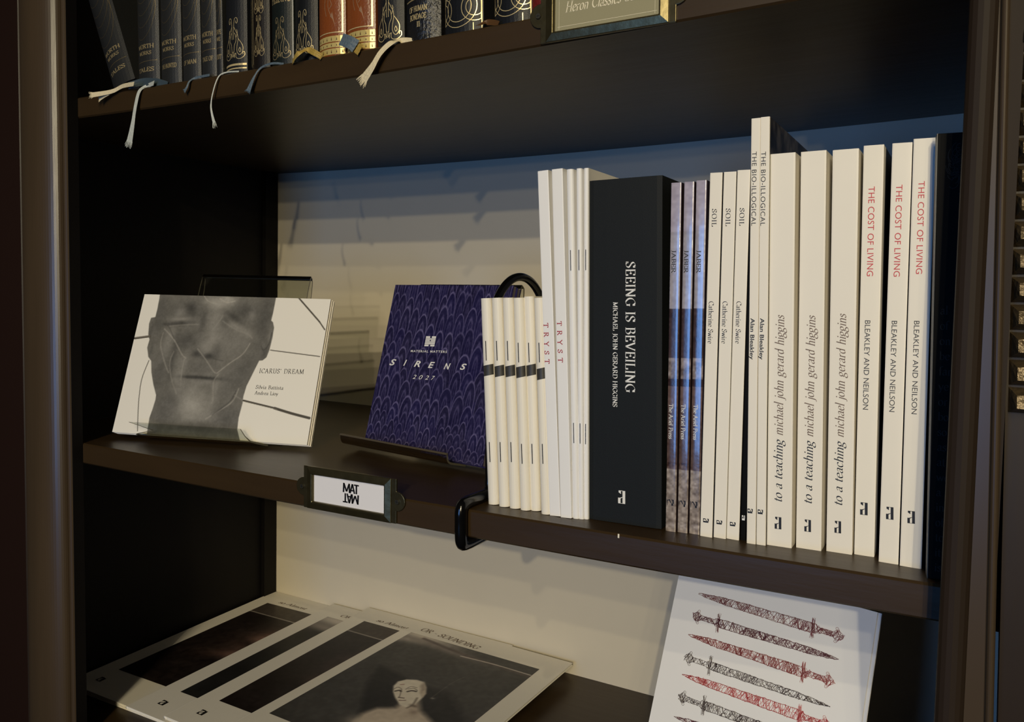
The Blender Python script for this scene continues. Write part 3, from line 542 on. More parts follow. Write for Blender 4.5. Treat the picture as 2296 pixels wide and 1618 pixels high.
# ================================================================== displayed booklets and acrylic stands
def stand(label, pl, h, u0, u1, up, lip=.014, front=.012, lu0=None, lu1=None, rear=True):
    """one bent sheet: lip, tray, back rest, folded over the top and down to the shelf (profile in local y, z)"""
    root = thing('display_stand', label, 'display stand'); root.matrix_world = frame_of(pl)
    t = .0016; lean = math.asin(max(-1, min(1, -pl.n[2]*-1 if False else pl.b[1]/1.0))) if False else math.acos(min(1, pl.b[2]))
    yb = .0078
    def sheet(pts, ua, ub, name, m):
        P = [np.array(p, float) for p in pts]; A = []; B = []
        for i, p in enumerate(P):
            d = P[min(i+1, len(P)-1)]-P[max(i-1, 0)]; d /= np.linalg.norm(d); nn = np.array([-d[1], d[0]])*t/2; A.append(p+nn); B.append(p-nn)
        n = len(P); vs = [(ua(i), q[0], q[1]) for i, q in enumerate(A)]+[(ua(i), q[0], q[1]) for i, q in enumerate(B)]+[(ub(i), q[0], q[1]) for i, q in enumerate(A)]+[(ub(i), q[0], q[1]) for i, q in enumerate(B)]
        fs = []; mi = []
        for i in range(n-1):
            fs += [(i, i+1, 2*n+i+1, 2*n+i), (n+i+1, n+i, 3*n+i, 3*n+i+1)]; mi += [0, 0]
            fs += [(i+1, i, n+i, n+i+1), (2*n+i, 2*n+i+1, 3*n+i+1, 3*n+i)]; mi += [1, 1]
        fs += [(0, 2*n, 3*n, n), (n-1, 2*n-1, 4*n-1, 3*n-1)]; mi += [1, 1]
        return meshobj(name, vs, fs, [m, EDGE], root, mi)
    L = [(-front-.001, lip), (-front*.95, .003), (-front*.7, -.0012), (-.002, -.0018), (yb, -.0018)]
    lu0 = u0 if lu0 is None else lu0; lu1 = u1 if lu1 is None else lu1
    sheet(L, lambda i: lu0+(u0-lu0)*(i/4)+(.022 if i > 0 and lu0 < u0 else 0)*(1 if i == 1 else 0), lambda i: lu1+(.02*i/4), 'front_lip', GLASS)
    # back rest and folded rear leg
    top = up; g_ = np.array([-math.sin(lean), -math.cos(lean)])   # direction straight down in local (y, z)
    P = [(yb, -.0018), (yb+.0005, .02), (yb+.0005, top-.006), (yb+.003, top), (yb+.006, top-.001)]
    hgt = (up+0)*math.cos(lean)
    side = np.array([math.cos(lean), -math.sin(lean)]); foot = np.array([yb+.006, top])-np.array([0, 0])
    dn = np.array([.35*math.cos(lean)-math.sin(lean)*.94, -.35*math.sin(lean)-math.cos(lean)*.94]); dn /= np.linalg.norm(dn)
    # length until world height 0 (tray level)
    wz = lambda q: q[0]*(-pl.n[2])+q[1]*pl.b[2]
    q = np.array(P[-1]); ln = (wz(q)+.003)/max(.2, -(wz(dn)))
    P += [tuple(q+dn*ln*.08), tuple(q+dn*ln)]
    sheet(P, lambda i: u0, lambda i: u1, 'back_rest', GLASS)
    return root
# ---- landscape booklets with a face
pi_ = easel_plane(.1173, .0272, .0075+sagm(.2), .3128, .3314, -.0127); IW, IH = .1998, .1383
def copies(pl, w_, h_, n, name, labels, cat, group, t, m, step=.0022, shift=(.0008, -.0003)):
    out = []
    for k in range(n):
        o = thing(name, labels[k], cat, group=group); mw = frame_of(pl) @ Matrix.Translation((shift[0]*k, step*k, shift[1]*k)); o.matrix_world = mw
        MB().box(0, w_, 0, .0003, 0, h_).build('front_cover', m, o); MB().box(.0003, w_-.0003, .0003, t-.0003, .0003, h_-.0003).build('page_block', PAGES, o)
        MB().box(0, w_, t-.0003, t, 0, h_).build('back_cover', m, o); out.append(o)
    return out
ic = copies(pi_, IW, IH, 3, 'landscape_booklet', ['front landscape booklet with a large grey face and thin lines on its cover', 'second landscape booklet, just behind the one with the grey face', 'rearmost landscape booklet against the clear stand, behind the grey face one'], 'booklet', 'landscape booklets on the left stand', .0019, PAPER)
cv = Canvas(IW, IH, 420, 292, (243, 238, 226))
Z = lambda X, Y: pi_.uv(200+X/3.37, 580+Y/3.37)
ZS = lambda *p: [Z(*q) for q in p]
head = ZS((538, 240), (530, 300), (515, 380), (500, 440), (468, 445), (452, 490), (446, 570), (456, 610), (438, 670), (446, 740), (468, 772), (470, 860), (485, 950), (505, 1030), (500, 1065), (480, 1130), (455, 1200), (435, 1320), (440, 1420), (1150, 1420), (1140, 1370), (1120, 1290), (1130, 1200), (1160, 1090), (1166, 1040), (1190, 960), (1240, 860), (1285, 770), (1310, 768), (1340, 745), (1362, 690), (1385, 600), (1398, 520), (1390, 480), (1376, 466), (1392, 400), (1404, 340), (1415, 280), (1418, 240))
cv.poly(head, (116, 113, 105), .0004)
before = cv.c.copy(); um = 1/3.37/2100*1.08   # metres per zoomed pixel
def bl(X, Y, rx, ry, a, v, al): v = 113+(v-113)*1.12; cv.blob(Z(X, Y), rx*um*1.05, ry*um*1.05, -a, (v, v*.975, v*.92), min(1, al*1.25))
bl(950, 600, 300, 300, 0, 124, .5)
for a in [(540, 420, 60, 200, 0, 96, .7), (1330, 450, 70, 260, 0, 92, .8), (740, 400, 130, 80, 0, 86, .9), (700, 410, 60, 50, 0, 140, .6), (770, 370, 40, 40, 0, 70, .6), (1180, 400, 150, 70, .3, 88, .85), (1230, 430, 40, 40, 0, 140, .5), (1090, 440, 90, 26, .5, 70, .6), (700, 455, 90, 18, -.05, 160, .5), (650, 490, 110, 16, -.1, 72, .7),
          (1000, 330, 110, 60, 0, 165, .7), (1060, 310, 60, 30, .3, 180, .5), (920, 320, 50, 30, 0, 160, .5), (950, 450, 70, 50, 0, 140, .5), (860, 470, 30, 90, 0, 80, .5), (1140, 530, 150, 26, .45, 152, .45), (1020, 470, 40, 50, 0, 86, .5),
          (930, 620, 60, 130, 0, 146, .55), (740, 620, 90, 80, 0, 84, .75), (1110, 620, 100, 80, 0, 128, .5), (820, 715, 40, 28, 0, 58, .85), (905, 735, 60, 26, 0, 66, .8), (870, 690, 60, 40, 0, 140, .5), (960, 700, 40, 50, 0, 92, .5),
          (580, 680, 36, 170, .1, 140, .5), (630, 760, 26, 180, 0, 80, .5), (530, 860, 60, 140, 0, 92, .6), (700, 820, 36, 140, .1, 146, .5), (840, 820, 130, 60, 0, 100, .5), (880, 900, 170, 14, .03, 58, .9), (780, 895, 90, 10, 0, 62, .7), (860, 870, 140, 20, 0, 120, .4), (850, 930, 150, 22, 0, 130, .5),
          (780, 1110, 150, 110, 0, 158, .75), (780, 1000, 40, 50, 0, 150, .5), (680, 960, 40, 70, 0, 140, .4), (950, 1000, 26, 120, .05, 140, .5), (1050, 940, 60, 120, .3, 112, .5), (1160, 850, 90, 160, .4, 96, .6), (600, 1080, 80, 90, .6, 96, .6), (860, 1200, 200, 30, -.05, 150, .35),
          (560, 1190, 90, 110, 0, 100, .6), (1040, 1200, 110, 90, 0, 92, .6), (800, 1275, 260, 36, 0, 84, .6), (1330, 700, 20, 60, .2, 84, .6), (1370, 560, 16, 80, 0, 130, .5), (465, 560, 14, 60, 0, 90, .7), (470, 690, 12, 50, 0, 92, .6)]: bl(*a)
for P_, v, al in [(((570, 530), (640, 610), (700, 720), (730, 750)), 165, .55), (((1215, 640), (1160, 720), (1060, 790), (970, 860)), 165, .55), (((820, 680), (880, 760), (940, 850), (965, 865)), 160, .5), (((560, 560), (540, 650), (570, 780), (600, 860)), 152, .5), (((720, 760), (700, 850), (690, 960)), 150, .5),
                  (((640, 700), (610, 780), (620, 900), (660, 1020)), 152, .4), (((1130, 980), (1080, 1080), (960, 1160), (880, 1210)), 168, .5), (((1110, 1000), (1060, 1080), (930, 1180)), 70, .4), (((980, 870), (940, 930), (935, 1060), (925, 1090)), 152, .5), (((600, 510), (700, 500), (830, 495)), 150, .4), (((1010, 470), (1100, 530), (1200, 570), (1230, 600)), 152, .4),
                  (((560, 490), (600, 510), (640, 600)), 74, .4), (((1300, 660), (1320, 690), (1360, 640), (1380, 560)), 70, .5), (((930, 540), (985, 470), (1010, 430)), 150, .4), (((990, 300), (1040, 330), (1100, 320)), 185, .5), (((870, 280), (900, 320), (960, 340)), 175, .5), (((900, 735), (960, 760), (1010, 770)), 80, .4), (((1100, 1030), (1170, 1075)), 140, .6)]:
    cv.line([Z(*q) for q in P_], .0012, (v, v*.97, v*.91), .0010, min(1, al*1.3))
nz = (cv.noise(10, .006)+cv.noise(9, .0022)+cv.noise(8, .001))[..., None]; cv.c += nz
# clip the modelling to the head outline
mask = Canvas(IW, IH, 420, 292, (0, 0, 0)); mask.poly(head, (1, 1, 1), .0004); mk = mask.c; base = np.zeros_like(cv.c); base[:] = (243, 238, 226)
cv.c = base*(1-mk)+cv.c*mk
DK = (78, 72, 62)
for P_, wd in [(((345, 600), (460, 585)), .0024), (((452, 768), (400, 900), (380, 1020), (370, 1150), (366, 1300)), .0008), (((1575, 285), (1740, 475)), .0016), (((1740, 475), (1780, 535)), .0013), (((1370, 690), (1742, 738)), .0009), (((1165, 1070), (1410, 1130)), .0018), (((1400, 1128), (1530, 1168), (1664, 1203)), .0026)]:
    cv.line([Z(*q) for q in P_], wd*.9, DK)
cv.line(ZS((345, 597), (460, 583)), .0006, (150, 142, 128)); cv.line(ZS((1180, 1080), (1420, 1138)), .0004, (140, 134, 120))
cv.build('cover_print', lambda u, v: (u, -.0001, v), attr_mat('matt printed cover', .45, .4), ic[0])
def flat_text(parent, pl, txt, p0, p1, cap, m, name, font='serif', thin=.05, thick=.13, shear=0, bold=0, off=.0002, track=0):
    Q, L = serif(txt, thin, thick, track, shear) if font == 'serif' else sans(txt, bold, shear, 1+track)
    a = np.array(pl.uv(*p0)); b = np.array(pl.uv(*p1)); ln = np.linalg.norm(b-a); e = (b-a)/ln; n = np.array([-e[1], e[0]]); k = ln/L
    c = abs(np.array(pl.uv(p0[0], p0[1]-cap))-a)[1]
    return put(name, Q, lambda u, v: (a[0]+e[0]*u*k+n[0]*v*c, -off, a[1]+e[1]*u*k+n[1]*v*c), m, parent)
flat_text(ic[0], pi_, "ICARUS' DREAM", (581, 836), (681, 838), 10, INKG, 'title', track=.12)
flat_text(ic[0], pi_, 'Silvia Battista', (573, 871), (635, 873.5), 8, INKG, 'author_name', track=.05)
flat_text(ic[0], pi_, 'Andrea Lioy', (571, 884), (623, 886.5), 8, INKG, 'author_name', track=.05)
ua = pi_.uv(438, 640)[0]; ub = pi_.uv(684, 640)[0]; st_top = pi_.uv(560, 624)[1]
stand('clear acrylic stand holding the landscape booklets with the grey face', pi_, IH, pi_.uv(330, 985)[0], pi_.uv(600, 990)[0], .02, lip=.009, front=.010, lu0=pi_.uv(303, 960)[0], lu1=pi_.uv(552, 968)[0])
# wire-edged upper back of that stand, narrower, with rounded top
root = [o for o in bpy.data.objects if o.name.startswith('display_stand')][0]
for nm in ('back_rest',):
    for ch in list(root.children):
        if ch.name.startswith('back_rest'): bpy.data.objects.remove(ch)
yb = .0078; tp_ = st_top+.004
def bent(P, ua, ub, t, name, root, mats=(GLASS, EDGE)):
    P = [np.array(p, float) for p in smooth_path(P, 4)]; n = len(P); A = []; B = []
    for i, p in enumerate(P):
        d = P[min(i+1, n-1)]-P[max(i-1, 0)]; d /= np.linalg.norm(d); nn = np.array([-d[1], d[0]])*t/2; A.append(p+nn); B.append(p-nn)
    vs = [(ua, *q) for q in A]+[(ua, *q) for q in B]+[(ub, *q) for q in A]+[(ub, *q) for q in B]; fs = []; mi = []
    for i in range(n-1):
        fs += [(i, i+1, 2*n+i+1, 2*n+i), (n+i+1, n+i, 3*n+i, 3*n+i+1), (i+1, i, n+i, n+i+1), (2*n+i, 2*n+i+1, 3*n+i+1, 3*n+i)]; mi += [0, 0, 1, 1]
    fs += [(0, 2*n, 3*n, n), (n-1, 2*n-1, 4*n-1, 3*n-1)]; mi += [1, 1]
    return meshobj(name, vs, fs, list(mats), root, mi)
bent([(yb, -.0018), (yb+.0003, .05), (yb+.0003, tp_-.010), (yb+.004, tp_), (yb+.008, tp_-.012), (yb-.010+.025, .06), (yb+.006, -.028)][:5]+[(yb+.013, .09), (yb+.030, .012)], ua, ub, .0014, 'back_rest', root)
MB().tube([(ua, yb+.004, tp_+.0004), (ub, yb+.004, tp_+.0004)], .0012, 8).build('top_fold', mat('dark acrylic fold', (24, 22, 16), .25), root)
# ---- patterned indigo book
ps = easel_plane(.3525, .1127, .0075+sagm(.42), -.1553, .2495, -.0031); SW, SHH = .1402, .1478
INDI = mat('indigo cover', (44, 38, 84), .4)
si = copies(ps, SW, SHH, 2, 'square_book', ['front indigo book with rows of scalloped arches and white letters', 'rear indigo book, edge just showing behind the patterned one'], 'book', 'indigo books on the right stand', .004, INDI, step=.0042, shift=(.0012, -.001))
for o_ in si:
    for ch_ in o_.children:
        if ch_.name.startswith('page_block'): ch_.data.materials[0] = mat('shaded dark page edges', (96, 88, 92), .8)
cs = Canvas(SW, SHH, 360, 380, (34, 30, 72)); random.seed(3)
y = SHH+.004; row = 0
while y > -.004:
    f = y/SHH; aw = .0088+.0038*math.sin(max(0, min(1, f))*math.pi) if f > .25 else .0085; ah = (.030 if f > .3 else .012+.05*max(0, f)); n = int(SW/aw)+3
    for k in range(-1, n):
        cx_ = (k+.5*(row % 2))*aw*1.02+random.uniform(-.0012, .0012); by = y-ah*.75+random.uniform(-.003, .003); hw = aw*.56*random.uniform(.85, 1.12); hh = ah*random.uniform(.75, 1.1)
        sl = cs._sl(cx_-hw*1.2, cx_+hw*1.2, by-.001, by+hh*1.15); X = (cs.U[sl]-cx_)/hw; Y = (cs.V[sl]-by)/hh
        if X.size == 0: continue
        X = X-.12*Y; r = np.sqrt(X**2+(np.clip(Y-.35, 0, 9)/.65)**2); ok = (Y > 0)
        cs.blend(((r < 1) & ok)*.96, (34, 31, 66+random.uniform(-4, 6)), sl)
        lw = .085*random.uniform(.8, 1.3); br = random.uniform(.6, 1.0)
        cs.blend(np.clip(1-np.abs(r-.94)/lw, 0, 1)*ok*br, (112, 105, 146), sl)
        r2 = np.sqrt((X/.42)**2+(np.clip(Y-.2, 0, 9)/.48)**2); cs.blend(np.clip(1-np.abs(r2-.9)/.25, 0, 1)*ok*(Y < .75)*br*.75, (100, 93, 134), sl)
        if hw > .004: r3 = np.abs(X)/.12; cs.blend(np.clip(1-r3, 0, 1)*ok*(Y < .5)*.4, (96, 88, 134), sl)
    y -= ah*.52 if f > .3 else max(.0058, ah*.52); row += 1
cs.c += (cs.noise(16, .0015)+cs.noise(10, .01))[..., None]
cs.build('cover_print', lambda u, v: (u, -.0001, v), attr_mat('satin printed cover', .38, .4), si[0])
for ch, x_, y_ in zip('SIRENS', (880, 907.5, 935, 966.5, 1002, 1038), (818, 819, 821.5, 824, 827, 828)):
    Q, L = sans(ch, .03, .32); wpx = {'I': 6}.get(ch, 14)
    flat_text(si[0], ps, ch, (x_-wpx/2, y_), (x_+wpx/2, y_+.8), 14, WHITE, 'title_letter', 'sans', bold=.03, shear=.32)
for ch, x_ in zip('2027', (929, 943, 957, 970.5)):
    flat_text(si[0], ps, ch, (x_-4, 849+(x_-929)*.06), (x_+4, 849.4+(x_-929)*.06), 10, WHITE, 'year_digit', 'sans', bold=.0, shear=.3)
flat_text(si[0], ps, 'MATERIAL MATTERS', (921, 789), (1002, 791), 5, WHITE, 'series_name', 'sans', bold=.02, track=.25)
lg = [ps.uv(*q) for q in ((956, 753.5), (978.5, 753.5), (974, 776.5), (951.5, 776))]; o0 = np.array(lg[3]); ea = np.array(lg[2])-o0; eb = np.array(lg[0])-o0
Q = []
for a0, b0, a1, b1 in [(0, .82, .42, 1), (.58, .82, 1, 1), (0, 0, .42, .16), (.58, 0, 1, .16)]+[(0, .2+.155*k, 1, .2+.155*k+.125) for k in (0, 1, 3)]+[(0, .51, .45, .635), (.55, .51, 1, .635)]:
    Q.append([(a0, b0), (a1, b0), (a1, b1), (a0, b1)])
put('emblem', Q, lambda u, v: (o0[0]+ea[0]*u+eb[0]*v, -.0002, o0[1]+ea[1]*u+eb[1]*v), WHITE, si[0])
s2 = thing('display_stand', 'clear acrylic stand holding the indigo patterned books', 'display stand'); s2.matrix_world = frame_of(ps)
la, lb_ = ps.uv(785, 985)[0], ps.uv(1030, 1025)[0]
bent([(-.015, .0045), (-.0135, .0005), (-.010, -.0018), (0, -.002), (.0095, -.002)], la+.004, lb_, .0016, 'front_lip', s2)
MB().tube([(la+.003, -.015, .0048), (lb_, -.015, .0048)], .0010, 8).build('lip_edge', mat('smoky acrylic edge', (84, 76, 64), .3), s2)
bent([(.0098, -.002), (.0098, .05), (.0098, SHH-.008), (.013, SHH+.0015), (.016, SHH-.008), (.024, .09), (.044, .006)], .022, .140, .0014, 'back_rest', s2)
# ---- sword booklet on the lower shelf
pw = easel_plane(.6096, .1014, -.2635, -.1837, .3674, -.02); BW, BH = .148, .2085
sw = copies(pw, BW, BH, 2, 'pamphlet', ['front white pamphlet with rows of scribbled swords, under the shelf', 'rear white pamphlet, its edge showing right of the sword drawings'], 'booklet', 'sword pamphlets on the lower shelf', .0016, PAPERW, step=.0019, shift=(.0022, 0))
ZW = lambda X, Y: pw.uv(1440+X/4.252, 1280+Y/4.252)
DARKR = mat('dark maroon pen', (104, 48, 58), .6); MAROON = mat('maroon pen', (122, 52, 58), .6); REDP = mat('red pen', (190, 58, 62), .6); REDM = mat('dull red pen', (158, 70, 68), .6); BRN = mat('dark brown pen', (62, 44, 42), .6)
swords = [((540, 215), (1920, 630), 1, MAROON, .7, 50), ((480, 420), (1872, 840), 0, DARKR, .9, 44), ((442, 605), (1830, 1060), 1, REDM, .9, 50), ((402, 815), (1790, 1290), 0, BRN, .5, 40), ((382, 985), (1800, 1480), 1, REDP, .6, 50), ((342, 1190), (1730, 1690), 0, BRN, .6, 44), ((305, 1385), (1690, 1880), 1, DARKR, .6, 46)]
random.seed(11)
for a, bb, hilt_right, m, dens, wid in swords:
    wid *= 1.75; dens *= 1.3
    A = np.array(ZW(*a)); B = np.array(ZW(*bb)); Ln = np.linalg.norm(B-A); e = (B-A)/Ln; nn = np.array([-e[1], e[0]]); k = Ln/1450.
    if not hilt_right: A, e, nn = B, -e, -nn
    # s along blade from point (0) to pommel (1450)
    def hw(s):
        if s < 1150: return wid*.5*(min(1, (s/260)**.7)*.55+.45*min(1, s/1150))+2 if s > 0 else 1
        if s < 1200: return wid*.5
        if s < 1365: return 22
        return 44*math.sin(min(1, max(.1, (s-1350)/90))*math.pi*.8+.3)
    Q = []
    def pen(pts, wd=3.0):
        pp_ = [A+e*q[0]*k+nn*q[1]*k for q in pts]
        if any(p[1] < .0005 or p[0] < .0005 or p[0] > BW or p[1] > BH for p in pp_): return
        L = stroke2d(pp_, 0, wd*k, even=True); Q.extend([[tuple(L[i][0]), tuple(L[i][1]), tuple(L[i+1][1]), tuple(L[i+1][0])] for i in range(len(L)-1)])
    edge = 3.2
    for sgn in (1, -1):
        for rep in range(2):
            pts = [(s, sgn*hw(s)+random.uniform(-3, 3)*(1+rep)) for s in range(0, 1170, 32)]
            for i in range(len(pts)-1): pen(smooth_path([pts[max(0, i-1)], pts[i], pts[i+1]], 3), edge*.8)
        pts = [(s, sgn*hw(s)+random.uniform(-2, 2)) for s in range(1190, 1451, 16)]
        for i in range(len(pts)-1): pen([pts[i], pts[i+1]], edge*.9)
    nl = int(230*dens)+60
    for q in range(nl):
        s = random.uniform(20, 1420); h_ = hw(s); ln_ = random.uniform(25, 70); s0 = -h_*random.choice((1, -1)); 
        s1 = min(s+ln_, 1440); pts = smooth_path([(s, s0), (s+ln_*.3, s0*random.uniform(-.3, 1.0)+random.uniform(-8, 8)), (s+ln_*.7, -s0*random.uniform(-.4, .9)), (s1, -s0*hw(s1)/max(4, h_))], 4); pen(pts, 3.2)
    for q in range(14): # crossguard, pommel lobes
        y0 = 88*random.uniform(.85, 1)*(1 if q % 2 else -1); x0 = 1172+random.uniform(-12, 12); xe = x0-22*(1 if y0 > 0 else -1)*.4
        pen([(x0, 0), (x0-6+random.uniform(-4, 4), y0*.5), (xe, y0)], 3)
    for sg in (1, -1): pen([(1165, 0), (1155, 92*sg), (1178, 92*sg), (1185, 0)], 3.4); pen(smooth_path([(1390, 20*sg), (1372, 58*sg), (1392, 66*sg), (1412, 28*sg)], 4), 3); pen(smooth_path([(1400, 10*sg), (1384, 50*sg), (1404, 50*sg), (1420, 20*sg)], 4), 2.6)
    put('sword_drawing', Q, lambda u, v: (u, -.00015, v), m, sw[0])
s3 = thing('display_stand', 'clear acrylic stand under the sword pamphlets on the lower shelf', 'display stand'); s3.matrix_world = frame_of(pw)
bent([(-.012, .010), (-.011, .002), (-.006, -.0015), (0, -.002), (.0045, -.002)], .03, .118, .0016, 'front_lip', s3)
bent([(.0045, -.002), (.0045, .05), (.0045, .13), (.008, .14), (.012, .13), (.030, .07), (.052, .01)], .03, .118, .0014, 'back_rest', s3)
# ================================================================== large booklets lying on the lower shelf
def big(label, bx_, by_, zt, rot, thk, group='large art booklets on the lower shelf', tilt=0):
    d = np.array([math.sin(rot), -math.cos(rot), 0]); rt = np.array([math.cos(rot), math.sin(rot), 0])
    up = -d; O = np.array([bx_, by_, zt])+.297*d; up = up*math.cos(tilt)+np.array([0, 0, 1])*math.sin(tilt)
    pl = Plane(O, rt, up); o = thing('art_booklet', label, 'booklet', group=group); o.matrix_world = frame_of(pl)
    MB().box(0, .21, 0, .0004, 0, .297).build('front_cover', PAPERC, o); MB().box(0, .21, thk-.0004, thk, 0, .297).build('back_cover', PAPERC, o)
    MB().box(.001, .2095, .0004, thk-.0004, .0005, .2965).build('page_block', mat('white sheets', (235, 230, 215), .8), o)
    # folded spine edge on the left
    MB().tube([(.0002, thk/2, 0), (.0002, thk/2, .297)], thk/2, 8).build('spine_fold', PAPERC, o, smooth=True)
    return o, pl
def art(o, pl, rect, fn, nx=150, ny=200):
    (u0, v0, u1, v1) = rect; c = Canvas(u1-u0, v1-v0, nx, ny, (32, 28, 27)); fn(c, lambda px, py: (pl.uv(px, py)[0]-u0, pl.uv(px, py)[1]-v0))
    c.build('cover_art', lambda u, v: (u+u0, -.0001, v+v0), attr_mat('matt printed cover'), o)
big('lowest large art booklet, mostly hidden under the leftmost one', .006, .343, -.2722, .03, .0018)
b1, q1 = big('leftmost large art booklet lying beside the dark side panel', .004, .3435, -.2694, .022, .0024)
b2, q2 = big('second large art booklet from the left, narrow grey cloud strip showing', .1115, .3415, -.2664, .006, .0026, tilt=.008)
b3, q3 = big('third large art booklet from the left, dark picture with thin white line', .1700, .3425, -.2615, -.004, .003, tilt=.014)
b4, q4 = big('rightmost large art booklet with a bald figure painting and grey sky', .2470, .3425, -.2586, -.028, .0028, tilt=.004)
RC = (.022, .045, .188, .262)
def flesh(c, P, dark=(30, 22, 20)):
    c.c[:] = dark; c.c += (c.noise(14, .02)+c.noise(8, .006))[..., None]
    w_, h_ = c.w, c.h; c.poly([(0, h_*.86), (w_, h_*.86), (w_, h_), (0, h_)], (66, 58, 52)); c.line([(0, h_*.862), (w_, h_*.858)], .0012, (215, 208, 196))
    c.blob((w_*.62, h_*.62), w_*.32, h_*.17, .5, (214, 166, 142), 1); c.blob((w_*.5, h_*.52), w_*.3, h_*.05, -.2, (30, 20, 18), .8); c.blob((w_*.55, h_*.42), w_*.3, h_*.06, .3, (150, 112, 96), .8); c.c += c.noise(16, .004)[..., None]
art(b1, q1, RC, flesh); art(b3, q3, RC, flesh)
def cloud(c, P):
    c.c[:] = (34, 33, 32); c.c += (c.noise(12, .02)+c.noise(8, .006))[..., None]; w_, h_ = c.w, c.h
    c.blob((w_*.2, h_*.98), w_*.6, h_*.10, 0, (214, 204, 192), 1); c.blob((w_*.1, h_*.88), w_*.4, h_*.06, 0, (150, 140, 132), .9); c.c += c.noise(18, .01)[..., None]*(c.V > h_*.7)[..., None]
art(b2, q2, RC, cloud)
def bald(c, P):
    w_, h_ = c.w, c.h; c.c[:] = (66, 64, 62); c.c += (c.noise(16, .03)+c.noise(8, .008))[..., None]
    E = lambda X, Y: P(500+X/2.551, 1200+Y/2.551); k = .297/ (560.)
    def B(X, Y, rx, ry, col, al, ang=0): c.blob(E(X, Y), rx, ry, ang, col, al)
    c.blob((w_*.12, h_*.985), w_*.3, h_*.05, 0, (226, 216, 200), 1); c.blob((w_*.02, h_*.92), w_*.35, h_*.05, .2, (176, 166, 156), .9); c.blob((w_*.35, h_*.93), w_*.4, h_*.04, -.1, (128, 118, 112), .9)
    c.line([E(1150, 590), E(1400, 690), E(1790, 820)], .0045, (86, 74, 70), .003, .8); c.line([E(1360, 690), E(1560, 740), E(1760, 800)], .0018, (226, 216, 204), .0012, .8)
    c.poly([E(*q) for q in ((900, 740), (1060, 820), (1000, 900), (960, 1000), (850, 1066), (760, 1100), (820, 850))], (26, 25, 25), .004)
    c.poly([E(*q) for q in ((1000, 820), (1300, 900), (1400, 1066), (1000, 1100))], (34, 32, 32), .006, .8)
    B(800, 1080, .02, .012, (215, 198, 178), .9); c.line([E(1190, 930), E(1300, 850), (E(1380, 810))], .001, (104, 98, 92), .001, .7); c.blob(E(1200, 932), .0028, .002, .4, (150, 142, 134), .9)
    c.poly([E(*q) for q in ((1120, 930), (1130, 1000), (1190, 1060), (1260, 1130), (1300, 1400), (760, 1400), (700, 1130), (790, 1020), (880, 985), (985, 985), (1015, 960))], (212, 196, 178), .004)
    c.poly([E(*q) for q in ((975, 860), (1000, 835), (1050, 823), (1110, 826), (1150, 838), (1163, 870), (1160, 905), (1140, 930), (1118, 950), (1090, 970), (1050, 984), (1010, 968), (985, 930), (972, 895))], (240, 230, 212), .0012)
    c.poly([E(*q) for q in ((1150, 838), (1163, 870), (1160, 905), (1142, 926), (1128, 900), (1130, 860))], (170, 152, 136), .002, .8)
    c.poly([E(*q) for q in ((1140, 890), (1156, 885), (1158, 905), (1142, 926), (1136, 910))], (214, 198, 178), .001, .9)
    c.line([E(975, 880), E(1000, 868), E(1020, 876)], .0010, (120, 104, 92), .0008, .8); c.line([E(1045, 880), E(1075, 864), E(1110, 872)], .0010, (124, 108, 96), .0008, .8)
    c.line([E(985, 890), E(1010, 886), E(1018, 892)], .0022, (60, 50, 44), .0012, .9); c.line([E(1055, 893), E(1080, 888), E(1105, 892)], .0022, (60, 50, 44), .0012, .9); c.line([E(1060, 878), E(1090, 874), E(1112, 886)], .001, (90, 74, 64), .0008, .7)
    c.line([E(1022, 880), E(1012, 915), E(1006, 925)], .001, (110, 96, 84), .001, .7); c.line([E(1005, 926), E(1034, 930)], .0018, (92, 74, 66), .001, .8); c.line([E(1008, 943), E(1026, 944), E(1044, 943)], .0013, (110, 74, 68), .001, .8); c.line([E(1015, 853), E(1035, 851)], .0012, (150, 96, 86), .001, .8)
    c.line([E(1110, 930), E(1085, 968), E(1052, 986)], .002, (112, 98, 86), .002, .7); c.blob(E(1090, 1010), .006, .006, 0, (150, 130, 116), .7); B(840, 1090, .018, .010, (238, 224, 204), .8); B(1090, 975, .006, .003, (110, 94, 82), .8); B(1000, 1075, .03, .01, (228, 212, 192), .5); c.c += c.noise(14, .004)[..., None]
u0, v1 = q4.uv(922, 1417); RC4 = (.026, .05, .186, v1); art(b4, q4, (min(.03, u0), .05, .187, v1), bald, 260, 330)
for o, q, t, p0, p1 in ((b4, q4, 'OR - SOUNDING', (941, 1412), (1068, 1455)),): flat_text(o, q, t, p0, p1, 8, INKB, 'title', thick=.15, shear=.2)
flat_text(b1, q1, 'so Almost', (624, 1344), (668, 1360), 10, INKB, 'title', thick=.15, shear=.2) if False else None
G['x'] = (.5, (L_((.06, .6), (.44, 0)), L_((.44, .6), (.06, 0))))
flat_text(b1, q1, 'as Alma', (622, 1345), (668, 1362), 10, INKB, 'title', shear=.2) if False else None
def edge_title(o, txt, u0, u1, z, cap):
    Q, L = serif(txt, .05, .15, 0, .2); k = (u1-u0)/L; put('title', Q, lambda u, v: (u0+u*k, -.0002, z+v*cap), INKB, o)
edge_title(b1, 'so Almost', .034, .080, .269, .0062); edge_title(b3, 'so Almost', .034, .080, .269, .0062); edge_title(b2, 'OR - SOUNDING', .034, .12, .270, .0062)
for o in (b1, b2, b3, b4):
    Q, L = logo_thin(); Q = [[(v_, 1-u_) for u_, v_ in q_] for q_ in Q]
    Q2, L2 = logo_thin(); put('publisher_mark', [[(1-u_*1.0, v_) for u_, v_ in q_][::-1] for q_ in Q2], lambda u, v: (.022+(1-u)*.008, -.0002, .018+v*.008), INK, o)
